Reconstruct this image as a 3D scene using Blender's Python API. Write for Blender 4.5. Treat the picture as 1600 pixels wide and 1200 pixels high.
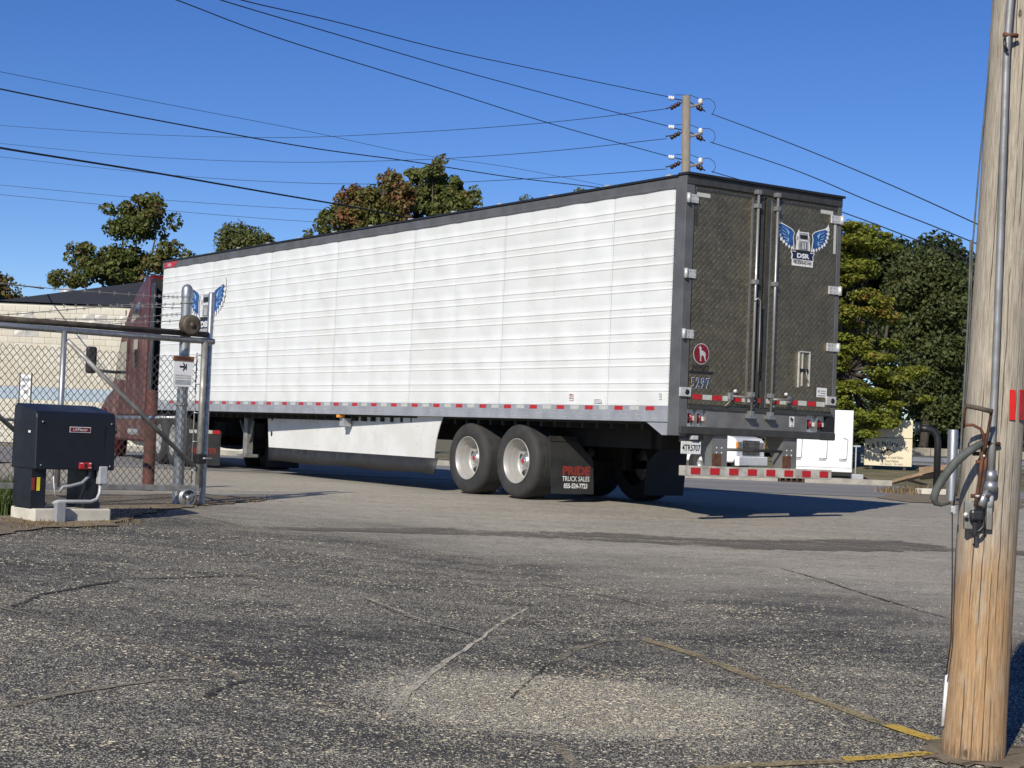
import bpy, bmesh, math, random
import numpy as np
from mathutils import Vector, Matrix, Euler
random.seed(7); rng = np.random.default_rng(7)
S = bpy.context.scene
for o in list(bpy.data.objects): bpy.data.objects.remove(o)
COL = S.collection
R_ = math.radians
PI = math.pi

# ------------------------------------------------------------------ camera
FPX = 2591.6                       # focal length in pixels of a 1600 px wide picture
CAM = Vector((0, 0, 0.833))
RIGHT = Vector((0.99920, -0.00128, 0.04003)); DOWN = Vector((0.04005, 0.03187, -0.99869)); FWD = Vector((0, 0.99949, 0.03190))
cd = bpy.data.cameras.new('camera'); cd.sensor_width = 36; cd.lens = 36*FPX/1600; cd.clip_start = 0.1; cd.clip_end = 3000
cam = bpy.data.objects.new('camera', cd); COL.objects.link(cam)
m = Matrix((( RIGHT.x, -DOWN.x, -FWD.x, CAM.x), (RIGHT.y, -DOWN.y, -FWD.y, CAM.y), (RIGHT.z, -DOWN.z, -FWD.z, CAM.z), (0, 0, 0, 1)))
cam.matrix_world = m
S.camera = cam

# ------------------------------------------------------------------ sky, sun, exposure
SUN_H = Vector((-0.37, -0.929, 0)).normalized(); SUN_EL = R_(32)
w = bpy.data.worlds.new('World'); S.world = w; w.use_nodes = True
nt = w.node_tree
sky = nt.nodes.new('ShaderNodeTexSky'); sky.sky_type = 'NISHITA'; sky.sun_disc = False
sky.sun_elevation = SUN_EL; sky.sun_rotation = math.atan2(SUN_H.x, SUN_H.y)
sky.air_density = 1.0; sky.dust_density = 0.0; sky.ozone_density = 3.5; sky.altitude = 2500
hs_ = nt.nodes.new('ShaderNodeHueSaturation'); hs_.inputs['Saturation'].default_value = 1.24; hs_.inputs['Hue'].default_value = .515
nt.links.new(sky.outputs[0], hs_.inputs['Color']); nt.links.new(hs_.outputs[0], nt.nodes['Background'].inputs[0]); nt.nodes['Background'].inputs[1].default_value = 0.102
sl = bpy.data.lights.new('sun', 'SUN'); sl.energy = 4.9; sl.angle = R_(0.53); sl.color = (1.0, 0.935, 0.83)
so = bpy.data.objects.new('sun', sl); COL.objects.link(so)
sd = Vector((SUN_H.x*math.cos(SUN_EL), SUN_H.y*math.cos(SUN_EL), math.sin(SUN_EL)))
so.rotation_euler = (-sd).to_track_quat('-Z', 'Y').to_euler(); so.location = (0, 0, 40)
S.view_settings.view_transform = 'Standard'; S.view_settings.look = 'None'; S.view_settings.exposure = 0.08; S.view_settings.gamma = 1.0
try: S.view_settings.use_curve_mapping = False
except Exception: pass

# ------------------------------------------------------------------ placing
def P(px, py, y):
    d = FWD + RIGHT*((px-800)/FPX) + DOWN*((py-600)/FPX)
    return CAM + d*(y/d.y)
def sm(a, b, x):
    t = min(1, max(0, (x-a)/(b-a))); return t*t*(3-2*t)
def gz(x, y):
    t = min(22.5-y, 16.5)
    a = 0.026+0.022*sm(-5, 1, x)
    z = -a*0.5*(t+math.sqrt(t*t+0.3))
    return z
def G(px, py, lift=0.0):
    lo, hi = 2.0, 200.0
    for _ in range(50):
        mid = (lo+hi)/2; q = P(px, py, mid)
        if q.z-gz(q.x, q.y)-lift > 0: lo = mid
        else: hi = mid
    return P(px, py, lo)

# ------------------------------------------------------------------ mesh helpers
class MB:
    def __init__(s): s.v = []; s.f = []; s.sm = []
    def add(s, vs, fs, smooth=False):
        n = len(s.v); s.v += [tuple(q) for q in vs]
        for f in fs: s.f.append(tuple(i+n for i in f)); s.sm.append(smooth)
        return s
    def box(s, x0, x1, y0, y1, z0, z1, M=None):
        vs = [Vector((x, y, z)) for x in (x0, x1) for y in (y0, y1) for z in (z0, z1)]
        if M: vs = [M @ q for q in vs]
        return s.add(vs, [(0,1,3,2),(4,6,7,5),(0,4,5,1),(2,3,7,6),(0,2,6,4),(1,5,7,3)])
    def tube(s, pts, r, n=8, caps=True, smooth=True):
        pts = [Vector(q) for q in pts]; k = len(pts); rs = r if isinstance(r, (list, tuple)) else [r]*k
        t0 = (pts[1]-pts[0]).normalized(); up = Vector((0,0,1)) if abs(t0.z) < .9 else Vector((1,0,0))
        a = t0.cross(up).normalized(); vs = []
        for i, q in enumerate(pts):
            if i == 0: t = t0
            elif i == k-1: t = (pts[i]-pts[i-1]).normalized()
            else:
                t = (pts[i+1]-pts[i-1])
                t = t.normalized() if t.length > 1e-9 else t0
            a = (a-t*a.dot(t))
            a = a.normalized() if a.length > 1e-6 else t.orthogonal().normalized()
            b = t.cross(a)
            for j in range(n):
                an = 2*PI*j/n; vs.append(q+a*(math.cos(an)*rs[i])+b*(math.sin(an)*rs[i]))
        fs = [(i*n+j, i*n+(j+1)%n, (i+1)*n+(j+1)%n, (i+1)*n+j) for i in range(k-1) for j in range(n)]
        s.add(vs, fs, smooth)
        if caps:
            base = len(s.v)-k*n
            s.f.append(tuple(base+j for j in range(n))[::-1]); s.sm.append(False)
            s.f.append(tuple(base+(k-1)*n+j for j in range(n))); s.sm.append(False)
        return s
    def lathe(s, prof, c=(0,0,0), axis='Z', n=24, smooth=True):
        vs = []; c = Vector(c)
        for r, h in prof:
            for j in range(n):
                a = 2*PI*j/n; p, q = r*math.cos(a), r*math.sin(a)
                vs.append(c+Vector({'Z': (p, q, h), 'Y': (p, h, q), 'X': (h, p, q)}[axis]))
        fs = [(i*n+j, i*n+(j+1)%n, (i+1)*n+(j+1)%n, (i+1)*n+j) for i in range(len(prof)-1) for j in range(n)]
        return s.add(vs, fs, smooth)
    def prism(s, poly, a, b, M=None, axis='Y'):       # poly in (x,z) for axis Y, (y,z) for X, (x,y) for Z
        k = len(poly)
        def pt(u, v, d): return Vector({'Y': (u, d, v), 'X': (d, u, v), 'Z': (u, v, d)}[axis])
        vs = [pt(u, v, a) for u, v in poly]+[pt(u, v, b) for u, v in poly]
        if M: vs = [M @ q for q in vs]
        fs = [tuple(range(k))[::-1], tuple(range(k, 2*k))]+[(i, (i+1)%k, k+(i+1)%k, k+i) for i in range(k)]
        return s.add(vs, fs)
    def build(s, name, mat, parent=None, bevel=0, seg=2):
        me = bpy.data.meshes.new(name); me.from_pydata(s.v, [], s.f); me.validate(); 
        if len(me.polygons) == len(s.sm): me.polygons.foreach_set('use_smooth', s.sm)
        b = bmesh.new(); b.from_mesh(me); bmesh.ops.recalc_face_normals(b, faces=b.faces); b.to_mesh(me); b.free()
        o = bpy.data.objects.new(name, me); COL.objects.link(o)
        if mat: me.materials.append(mat)
        if parent: o.parent = parent
        if bevel:
            md = o.modifiers.new('bevel', 'BEVEL'); md.width = bevel; md.segments = seg; md.limit_method = 'ANGLE'; md.angle_limit = R_(40)
        return o
def box(x0, x1, y0, y1, z0, z1, M=None): return MB().box(x0, x1, y0, y1, z0, z1, M)
def tube(pts, r, n=8): return MB().tube(pts, r, n)
def empty(name, loc=(0,0,0), rz=0, parent=None):
    o = bpy.data.objects.new(name, None); COL.objects.link(o); o.location = loc; o.rotation_euler = (0, 0, rz); o.empty_display_size = .2
    if parent: o.parent = parent
    return o
def tag(o, label=None, cat=None, group=None, kind=None):
    if label: o['label'] = label
    if cat: o['category'] = cat
    if group: o['group'] = group
    if kind: o['kind'] = kind
    return o
def dup(o, name=None, parent=None, loc=None):
    c = o.copy(); COL.objects.link(c)
    if parent: c.parent = parent
    if loc is not None: c.location = loc
    if name: c.name = name
    return c
def text(s, size, mat, name, parent, M, align='CENTER', sx=1.0, ext=0.0, shear=0.0, bold=0.0):
    cu = bpy.data.curves.new('txt', 'FONT'); cu.body = s; cu.size = size; cu.align_x = align; cu.align_y = 'CENTER'; cu.extrude = ext; cu.shear = shear; cu.offset = bold; cu.resolution_u = 3
    t = bpy.data.objects.new('txt', cu); COL.objects.link(t)
    bpy.context.view_layer.update()
    me = bpy.data.meshes.new_from_object(t.evaluated_get(bpy.context.evaluated_depsgraph_get()))
    bpy.data.objects.remove(t); bpy.data.curves.remove(cu)
    me.transform(M @ Matrix.Diagonal((sx, 1, 1, 1))); me.name = name; me.materials.clear(); me.materials.append(mat)
    o = bpy.data.objects.new(name, me); COL.objects.link(o)
    if parent: o.parent = parent
    return o
def frame(o, u, v, n):
    u, v, n = Vector(u).normalized(), Vector(v).normalized(), Vector(n).normalized()
    return Matrix(((u.x, v.x, n.x, o[0]), (u.y, v.y, n.y, o[1]), (u.z, v.z, n.z, o[2]), (0,0,0,1)))
def decal(name, polys, mat, parent, M, lift=0.0):
    b = MB()
    for pl in polys: b.add([M @ Vector((u, v, lift)) for u, v in pl], [tuple(range(len(pl)))])
    me = bpy.data.meshes.new(name); me.from_pydata(b.v, [], b.f); me.materials.append(mat)
    o = bpy.data.objects.new(name, me); COL.objects.link(o); o.parent = parent
    if len(polys) > 1 and name not in ('wing_logo',): o['kind'] = 'stuff'
    return o
def rect(u, v, w, h): return [(u-w/2, v-h/2), (u+w/2, v-h/2), (u+w/2, v+h/2), (u-w/2, v+h/2)]
def disc(u, v, r, n=24): return [(u+r*math.cos(2*PI*i/n), v+r*math.sin(2*PI*i/n)) for i in range(n)]

# ------------------------------------------------------------------ materials
class NT:
    def __init__(s, name):
        s.m = bpy.data.materials.new(name); s.m.use_nodes = True; s.t = s.m.node_tree; s.b = s.t.nodes['Principled BSDF']
    def n(s, ty, props=None, **ins):
        x = s.t.nodes.new('ShaderNode'+ty)
        for k, v in (props or {}).items(): setattr(x, k, v)
        for k, v in ins.items():
            key = int(k[1:]) if k[0] == 'i' and k[1:].isdigit() else k.replace('_', ' ')
            s.set(x.inputs[key], v)
        return x
    def set(s, inp, v):
        if hasattr(v, 'bl_idname') and not hasattr(v, 'is_output'): v = v.outputs[0]
        if hasattr(v, 'is_output'): s.t.links.new(v, inp)
        else:
            if isinstance(v, tuple) and len(v) == 3 and inp.type == 'RGBA': v = v+(1,)
            inp.default_value = v
    def math(s, op, a, b=0.0, c=0.0): return s.n('Math', {'operation': op}, i0=a, i1=b, i2=c)
    def noise(s, vec, scale, detail=4, rough=.55): return s.n('TexNoise', Vector=vec, Scale=scale, Detail=detail, Roughness=rough).outputs[0]
    def mapr(s, v, a, b, c=0.0, d=1.0): return s.n('MapRange', {'interpolation_type': 'SMOOTHSTEP'}, Value=v, From_Min=a, From_Max=b, To_Min=c, To_Max=d)
    def mix(s, f, a, b):
        x = s.t.nodes.new('ShaderNodeMix'); x.data_type = 'RGBA'
        s.set(x.inputs[0], f); s.set(x.inputs[6], a); s.set(x.inputs[7], b); return x.outputs[2]
    def obj(s, st=None):
        tc = s.t.nodes.new('ShaderNodeTexCoord').outputs['Object']
        if st: tc = s.n('Mapping', Vector=tc, Scale=st).outputs[0]
        return tc
    def pos(s, st=None):
        tc = s.t.nodes.new('ShaderNodeNewGeometry').outputs['Position']
        if st: tc = s.n('Mapping', Vector=tc, Scale=st).outputs[0]
        return tc
    def bump(s, h, strength=.3, dist=.01):
        s.set(s.b.inputs['Normal'], s.n('Bump', Strength=strength, Distance=dist, Height=h)); return s
    def out(s, col=None, rough=None, metal=None):
        if col is not None: s.set(s.b.inputs['Base Color'], col)
        if rough is not None: s.set(s.b.inputs['Roughness'], rough)
        if metal is not None: s.set(s.b.inputs['Metallic'], metal)
        return s.m
def mk(name, c, c2=None, scale=5, rough=.6, metal=0.0, bump=0.0, bs=40, st=None, lo=.35, hi=.65, rv=.12, coat=0):
    t = NT(name); v = t.obj(st)
    n1 = t.noise(v, scale, 5, .6)
    c2 = c2 or tuple(x*.78 for x in c)
    col = t.mix(t.mapr(n1, lo, hi), c, c2)
    r = t.n('MapRange', Value=n1, From_Min=.3, From_Max=.7, To_Min=max(.03, rough-rv), To_Max=min(1, rough+rv))
    if bump: t.bump(t.noise(v, bs, 4, .6), bump, .01)
    if coat: t.b.inputs['Coat Weight'].default_value = coat; t.b.inputs['Coat Roughness'].default_value = .08
    return t.out(col, r.outputs[0], metal)

M = {}
M['white'] = mk('white_paint', (.69,.70,.68), (.63,.64,.615), 1.2, .42, bump=.03, bs=9)
M['white2'] = mk('white_vehicle_paint', (.82,.83,.83), (.76,.77,.77), 1.5, .25, coat=.4)
M['skirt'] = mk('skirt_white', (.69,.70,.68), (.61,.605,.57), 1.8, .5)
M['rail'] = mk('grey_rail_aluminium', (.42,.43,.45), (.33,.34,.36), 3, .45, .35)
M['toprail'] = mk('dark_grey_rail', (.15,.15,.15), (.11,.11,.112), 3, .5, .3)
M['alu'] = mk('aluminium', (.62,.62,.60), (.5,.5,.49), 8, .35, .85)
M['hinge'] = mk('pale_hinge_metal', (.62,.62,.60), (.48,.48,.46), 12, .4, .3)
M['galv'] = mk('galvanised_steel', (.42,.43,.44), (.30,.31,.32), 22, .42, .75, bump=.05, bs=60)
M['galvd'] = mk('weathered_galvanised', (.34,.34,.32), (.21,.20,.18), 9, .55, .5, bump=.1, bs=40)
M['rusty'] = mk('brown_weathered_pipe', (.13,.11,.08), (.07,.055,.042), 9, .75, .3, bump=.2, bs=40)
M['rust'] = mk('rust_metal', (.15,.06,.03), (.06,.03,.02), 14, .85, .1, bump=.4, bs=50)
M['rustred'] = mk('flaking_red_paint', (.115,.032,.02), (.05,.026,.02), 7, .85, 0, bump=.3, bs=25)
M['black'] = mk('black_metal', (.018,.018,.020), (.012,.012,.013), 5, .45)
M['blackbox'] = mk('black_powder_coat', (.012,.014,.019), (.009,.010,.014), 4, .42, bump=.03, bs=300)
M['under'] = mk('dark_underbody', (.012,.012,.012), (.02,.018,.015), 6, .8)
M['rubber'] = mk('tyre_rubber', (.025,.025,.025), (.038,.036,.033), 7, .8, bump=.15, bs=60)
M['flap'] = mk('flap_rubber', (.020,.020,.021), (.028,.028,.028), 5, .6)
M['redref'] = mk('red_reflective', (.48,.02,.025), (.36,.015,.02), 30, .35)
M['whiteref'] = mk('silver_reflective', (.50,.51,.47), (.42,.43,.39), 30, .35)
M['redlens'] = mk('red_lens', (.40,.012,.012), (.30,.01,.01), 12, .15, coat=.6)
M['redtext'] = mk('red_print', (.24,.03,.02), None, 20, .6)
M['whitetext'] = mk('white_print', (.75,.75,.73), None, 20, .6)
M['blacktext'] = mk('black_print', (.015,.015,.017), None, 20, .6)
M['blue'] = mk('blue_print', (.03,.10,.30), (.015,.05,.17), 7, .45)
M['navy'] = mk('navy_print', (.012,.022,.075), None, 10, .45)
M['sky_blue'] = mk('pale_blue_print', (.30,.50,.72), None, 10, .45)
M['grey'] = mk('grey_print', (.32,.33,.35), (.22,.23,.25), 9, .45)
M['tractor'] = mk('dark_red_paint', (.090,.010,.009), (.065,.008,.008), 2, .4, 0)
M['tractor'].node_tree.nodes['Principled BSDF'].inputs['Specular IOR Level'].default_value = .2
M['glass'] = mk('dark_glass', (.012,.015,.016), None, 3, .06, coat=.5)
M['rim'] = mk('polished_rim', (.42,.41,.385), (.37,.36,.335), 1.5, .42, .35, rv=.05)
M['concrete'] = mk('pale_concrete', (.58,.545,.46), (.47,.44,.36), 6, .9, bump=.25, bs=45)
M['kerb'] = mk('kerb_concrete', (.34,.32,.27), (.25,.235,.20), 4, .9, bump=.2, bs=40)
M['yellowsticker'] = mk('yellow_sticker', (.75,.60,.03), None, 9, .5)
M['cream'] = mk('cream_block_paint', (.56,.52,.42), (.50,.46,.37), 1.2, .85, bump=.12, bs=30)
M['cream2'] = mk('pale_cream_paint', (.60,.57,.48), (.53,.50,.41), 1.2, .85, bump=.12, bs=30)
M['barblock'] = mk('bare_grey_block', (.34,.33,.32), (.45,.43,.39), 5, .9, bump=.2, bs=30)
M['peel'] = mk('peeling_white_paint', (.68,.66,.60), (.40,.38,.34), 4, .9, bump=.2, bs=20, lo=.45, hi=.55)
M['palebl'] = mk('pale_blue_block_paint', (.40,.47,.53), (.33,.40,.46), 1.5, .85, bump=.12, bs=30)
M['roof'] = mk('dark_roof_shingle', (.028,.030,.034), (.02,.021,.024), 3, .85, bump=.3, bs=12)
M['signcream'] = mk('cream_sign_board', (.74,.66,.47), (.68,.60,.42), 3, .6)
M['wire'] = mk('dark_wire', (.02,.021,.024), None, 3, .6)
M['insul'] = mk('brown_insulator', (.045,.022,.018), None, 6, .3)
M['insw'] = mk('pale_insulator', (.72,.73,.74), None, 6, .35)
M['plank'] = mk('sawn_plank', (.42,.29,.17), (.26,.18,.11), 4, .85, st=(1,8,8))
M['orange'] = mk('amber_lens', (.75,.28,.03), None, 9, .2)
M['conduit'] = mk('grey_conduit', (.46,.47,.48), (.38,.39,.40), 9, .5, .2)
M['dullpipe'] = mk('dull_conduit', (.30,.30,.295), (.22,.22,.215), 9, .55, .4)
M['greybox'] = mk('grey_junction_box', (.26,.275,.285), (.22,.235,.24), 7, .55)
M['cable'] = mk('weathered_grey_cable', (.105,.11,.10), (.065,.07,.062), 11, .7, bump=.3, bs=60)
M['paper'] = mk('sign_sheet', (.76,.76,.74), (.68,.68,.66), 4, .6)
M['brownstrip'] = mk('orange_brown_strip', (.20,.065,.02), (.09,.035,.02), 20, .7)
M['stone'] = mk('tan_low_wall', (.33,.29,.23), (.22,.20,.16), 2.5, .9, bump=.3, bs=10)
M['brightred'] = mk('bright_red_tape', (.72,.02,.015), (.6,.02,.015), 12, .45)

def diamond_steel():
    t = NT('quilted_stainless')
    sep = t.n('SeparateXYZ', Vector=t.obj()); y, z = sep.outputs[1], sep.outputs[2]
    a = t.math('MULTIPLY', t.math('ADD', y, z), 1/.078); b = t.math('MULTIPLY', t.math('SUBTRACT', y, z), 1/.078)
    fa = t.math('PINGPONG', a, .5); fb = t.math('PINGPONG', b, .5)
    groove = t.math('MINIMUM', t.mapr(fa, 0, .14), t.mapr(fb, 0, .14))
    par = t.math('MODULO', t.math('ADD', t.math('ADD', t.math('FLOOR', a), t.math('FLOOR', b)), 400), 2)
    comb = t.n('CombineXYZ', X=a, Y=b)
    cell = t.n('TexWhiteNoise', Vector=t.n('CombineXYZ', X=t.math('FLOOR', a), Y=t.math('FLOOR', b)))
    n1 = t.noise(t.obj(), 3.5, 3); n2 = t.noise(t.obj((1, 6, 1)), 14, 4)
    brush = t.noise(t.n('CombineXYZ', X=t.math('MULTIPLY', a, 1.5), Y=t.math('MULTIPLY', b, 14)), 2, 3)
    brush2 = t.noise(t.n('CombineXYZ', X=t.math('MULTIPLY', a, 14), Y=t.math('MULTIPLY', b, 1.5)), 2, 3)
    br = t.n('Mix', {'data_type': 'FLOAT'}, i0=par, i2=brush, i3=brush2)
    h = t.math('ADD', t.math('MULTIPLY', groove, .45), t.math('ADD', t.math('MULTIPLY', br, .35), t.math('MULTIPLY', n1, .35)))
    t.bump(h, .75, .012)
    c = t.mix(t.mapr(n1, .35, .7), (.29,.25,.165), (.22,.19,.13))  # brown base colour stands in for the dark surroundings the steel mirrors
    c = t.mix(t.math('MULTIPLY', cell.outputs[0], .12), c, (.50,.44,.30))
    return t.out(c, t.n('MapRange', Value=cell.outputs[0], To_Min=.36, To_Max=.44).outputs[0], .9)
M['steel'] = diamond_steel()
M['darksteel'] = mk('dull_dark_steel', (.10,.098,.092), (.07,.068,.062), 6, .5, .6)
M['sill'] = mk('grey_sill_steel', (.23,.23,.225), (.165,.16,.15), 4, .5, .45)
M['rod'] = mk('lock_rod_steel', (.36,.36,.35), (.28,.28,.27), 9, .42, .6)

def asphalt():
    t = NT('worn_asphalt'); p = t.pos(); sep = t.n('SeparateXYZ', Vector=p); x, y = sep.outputs[0], sep.outputs[1]
    big = t.noise(t.pos((.6, 1, 1)), .28, 4, .6); big2 = t.noise(t.pos((.6, 1.2, 1)), .9, 5, .65); mid = t.noise(t.pos((.75, 1.35, 1)), 3.2, 6, .7)
    fine = t.noise(p, 62, 3, .65); fine2 = t.noise(p, 150, 2, .6)
    edge = t.math('ADD', t.math('ADD', y, t.math('MULTIPLY', x, .78)), t.math('MULTIPLY_ADD', big2, 5.0, -18.2))
    light = t.mapr(edge, -2.4, 3.0)
    dx = t.math('DIVIDE', t.math('SUBTRACT', x, .35), 1.25); dy = t.math('DIVIDE', t.math('SUBTRACT', y, 9.25), .85)
    rr = t.math('ADD', t.math('ADD', t.math('POWER', t.math('ABSOLUTE', dx), 2), t.math('POWER', t.math('ABSOLUTE', dy), 2)), t.math('MULTIPLY_ADD', mid, 1.6, -.8))
    patch = t.mapr(rr, 1.25, 0.0)
    near = t.mapr(y, 13, 7.5)
    wear = t.math('ADD', t.math('MULTIPLY_ADD', big2, 1.5, -.75), t.math('ADD', t.math('MULTIPLY_ADD', mid, 1.3, -.65), t.math('MULTIPLY_ADD', big, .9, -.45)))
    wear = t.math('ADD', wear, t.math('ADD', t.math('MULTIPLY', patch, 1.9), t.math('MULTIPLY', near, .10)))
    thr = t.math('SUBTRACT', .632, t.math('MULTIPLY', wear, .20))
    vo = t.n('TexVoronoi', Vector=t.pos((1, .85, 1)), Scale=118.0, Randomness=1.0)
    rnd = t.n('SeparateColor', Color=vo.outputs['Color'])
    clump = t.noise(t.pos((.8, 1.2, 1)), 14, 4, .7)
    cov = t.math('ADD', t.math('MULTIPLY_ADD', clump, 1.2, -.25), t.math('MULTIPLY', wear, .70))
    chip = t.math('MULTIPLY', t.mapr(t.math('SUBTRACT', cov, rnd.outputs[0]), -.03, .05), t.mapr(vo.outputs['Distance'], .62, .42))
    seal = t.mix(t.mapr(mid, .3, .7), (.036,.0355,.034), (.056,.054,.050))
    seal = t.mix(t.mapr(big2, .35, .7, 0, .6), seal, (.080,.075,.066))
    seal = t.mix(t.mapr(fine, .45, .65, 0, .5), seal, (.12,.112,.092))
    agg = t.mix(rnd.outputs[1], (.33,.30,.225), (.64,.59,.46))
    lot = t.mix(chip, seal, agg)
    streak = t.noise(t.pos((.35, 2.2, 1)), 1.5, 6, .7)
    apron = t.mix(t.mapr(streak, .35, .68), (.27,.247,.20), (.39,.355,.29))
    apron = t.mix(t.mapr(fine, .42, .62, 0, .75), apron, (.42,.385,.31))
    apron = t.mix(t.mapr(t.noise(p, 30, 3, .7), .55, .72, 0, .55), apron, (.075,.073,.070))
    clod = t.noise(t.pos((.8, 1.3, 1)), 9, 5, .75)
    apron = t.mix(t.mapr(clod, .50, .66, 0, .6), apron, (.13,.122,.105))
    apron = t.mix(t.mapr(t.noise(t.pos((.5, 1.6, 1)), 5, 5, .7), .54, .68, 0, .6), apron, (.42,.385,.315))
    apron = t.mix(t.math('MULTIPLY', t.mapr(rnd.outputs[0], .62, .75), t.mapr(vo.outputs['Distance'], .6, .4)), apron, (.115,.105,.09))
    c = t.mix(light, lot, apron)
    t.bump(t.math('ADD', t.math('MULTIPLY', fine, .7), t.math('MULTIPLY', mid, 1.0)), .5, .006)
    t.b.inputs['Specular IOR Level'].default_value = .25
    return t.out(c, .9)
M['asphalt'] = asphalt()
def road_mat():
    t = NT('road_asphalt'); n1 = t.noise(t.pos((.1, 1, 1)), 1.1, 5); n2 = t.noise(t.pos(), 30, 3, .7)
    c = t.mix(t.mapr(n1, .35, .65), (.17,.165,.158), (.235,.228,.212)); c = t.mix(t.mapr(n2, .5, .7, 0, .4), c, (.09,.09,.09))
    return t.out(c, .9)
M['road'] = road_mat()
def soil():
    t = NT('ground_soil_grass'); n1 = t.noise(t.pos(), .8, 5, .65); n2 = t.noise(t.pos(), 12, 5, .7)
    c = t.mix(t.mapr(n1, .4, .62), (.11,.105,.045), (.20,.165,.10)); c = t.mix(t.mapr(n2, .45, .7, 0, .7), c, (.055,.065,.022))
    t.bump(n2, .6, .05); return t.out(c, .95)
M['soil'] = soil()
def dirt():
    t = NT('dry_dirt'); n1 = t.noise(t.pos(), 3, 5, .65); n2 = t.noise(t.pos(), 40, 4, .7)
    c = t.mix(t.mapr(n1, .35, .65), (.16,.125,.08), (.26,.21,.14)); c = t.mix(t.mapr(n2, .5, .7, 0, .7), c, (.07,.055,.038))
    t.bump(n2, .8, .02); return t.out(c, .95)
M['dirt'] = dirt()
def ragged(name, c1, c2, lo, hi, sc, alpha=True):
    t = NT(name); n1 = t.noise(t.pos((.6, 1.5, 1)), 2.2, 5, .7); n2 = t.noise(t.pos(), sc, 4, .75)
    v = t.math('ADD', t.math('MULTIPLY', n1, .55), t.math('MULTIPLY', n2, .6))
    c = t.mix(t.mapr(n2, .35, .65), c1, c2)
    if alpha: t.set(t.b.inputs['Alpha'], t.mapr(v, lo, hi).outputs[0])
    return t.out(c, .92)
M['crack_tan'] = ragged('crack_filled_with_grit', (.17,.145,.10), (.26,.225,.165), .51, .63, 45)
M['crack_pale'] = ragged('pale_worn_line', (.42,.38,.29), (.54,.49,.38), .51, .62, 60)
M['crack_dark'] = ragged('dark_crack', (.018,.017,.016), (.035,.032,.028), .50, .62, 40)
M['yellow'] = ragged('worn_yellow_paint', (.42,.27,.045), (.55,.37,.06), .44, .56, 50)
M['yellow_faded'] = ragged('faded_yellow_paint', (.22,.175,.10), (.32,.255,.13), .47, .61, 55)
M['seam'] = ragged('dark_grit_seam', (.11,.096,.075), (.155,.135,.105), .49, .63, 35)

def wood():
    t = NT('weathered_pole_wood'); sep = t.n('SeparateXYZ', Vector=t.obj()); z = sep.outputs[2]
    ang = t.math('ARCTAN2', sep.outputs[1], sep.outputs[0])
    v = t.n('CombineXYZ', X=t.math('MULTIPLY', ang, 1.0), Y=t.math('MULTIPLY', z, .35))
    n1 = t.noise(v.outputs[0], 15, 7, .75); n2 = t.noise(t.n('CombineXYZ', X=t.math('MULTIPLY', ang, .5), Y=t.math('MULTIPLY', z, 1.0)).outputs[0], 4.5, 5, .65)
    n4 = t.noise(t.n('CombineXYZ', X=ang, Y=t.math('MULTIPLY', z, .25)).outputs[0], 9, 4, .6)
    low = t.mapr(t.math('ADD', z, t.math('MULTIPLY_ADD', n2, 1.1, -.55)), 1.35, .70)
    grey = t.mix(t.mapr(n1, .25, .75), (.50,.44,.35), (.17,.14,.10))
    grey = t.mix(t.mapr(n4, .5, .7, 0, .5), grey, (.36,.33,.28))
    tan = t.mix(t.mapr(n1, .25, .75), (.50,.34,.185), (.18,.105,.05))
    tan = t.mix(t.mapr(n4, .45, .65, 0, .6), tan, (.40,.21,.085))
    tan = t.mix(t.mapr(n2, .5, .68, 0, .6), tan, (.38,.31,.22))
    c = t.mix(low, grey, tan)
    kn = t.n('TexVoronoi', Vector=t.n('CombineXYZ', X=t.math('MULTIPLY', ang, .156), Y=t.math('MULTIPLY', z, .45)), Scale=5.5)
    knm = t.math('MULTIPLY', t.mapr(kn.outputs['Distance'], .075, .03), t.mapr(n2, .42, .5))
    c = t.mix(knm, c, (.085,.055,.035))
    wob = t.math('MULTIPLY_ADD', t.noise(t.n('CombineXYZ', Y=z).outputs[0], 2.0, 3, .6), .16, -.08)
    crack = None
    for k, a0 in enumerate((-1.05, -1.38, -1.60, -1.93, -2.25, -.75)):
        dd = t.math('ABSOLUTE', t.math('SUBTRACT', t.math('ADD', ang, wob), a0))
        on = t.mapr(t.noise(t.n('CombineXYZ', X=float(k*7.3), Y=z).outputs[0], 1.3, 3, .6), .44, .58)
        ck = t.math('MULTIPLY', t.mapr(dd, .020, .004), on)
        crack = ck if crack is None else t.math('MAXIMUM', crack, ck)
    c = t.mix(t.math('MULTIPLY', crack, .85), c, (.06,.04,.025))
    foot = t.mapr(z, .10, .0)
    c = t.mix(t.math('MULTIPLY', foot, t.mapr(n1, .4, .6)), c, (.10,.075,.05))
    t.bump(t.math('SUBTRACT', t.math('MULTIPLY', n1, .5), t.math('ADD', t.math('MULTIPLY', crack, 1.5), knm)), .8, .01)
    return t.out(c, .85)
M['wood'] = wood()
M['farwood'] = mk('grey_pole_wood', (.25,.215,.17), (.17,.145,.115), 6, .85, st=(6,6,.5))
M['bark'] = mk('bark', (.075,.06,.045), (.045,.036,.028), 8, .9, bump=.4, bs=14)
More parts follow.
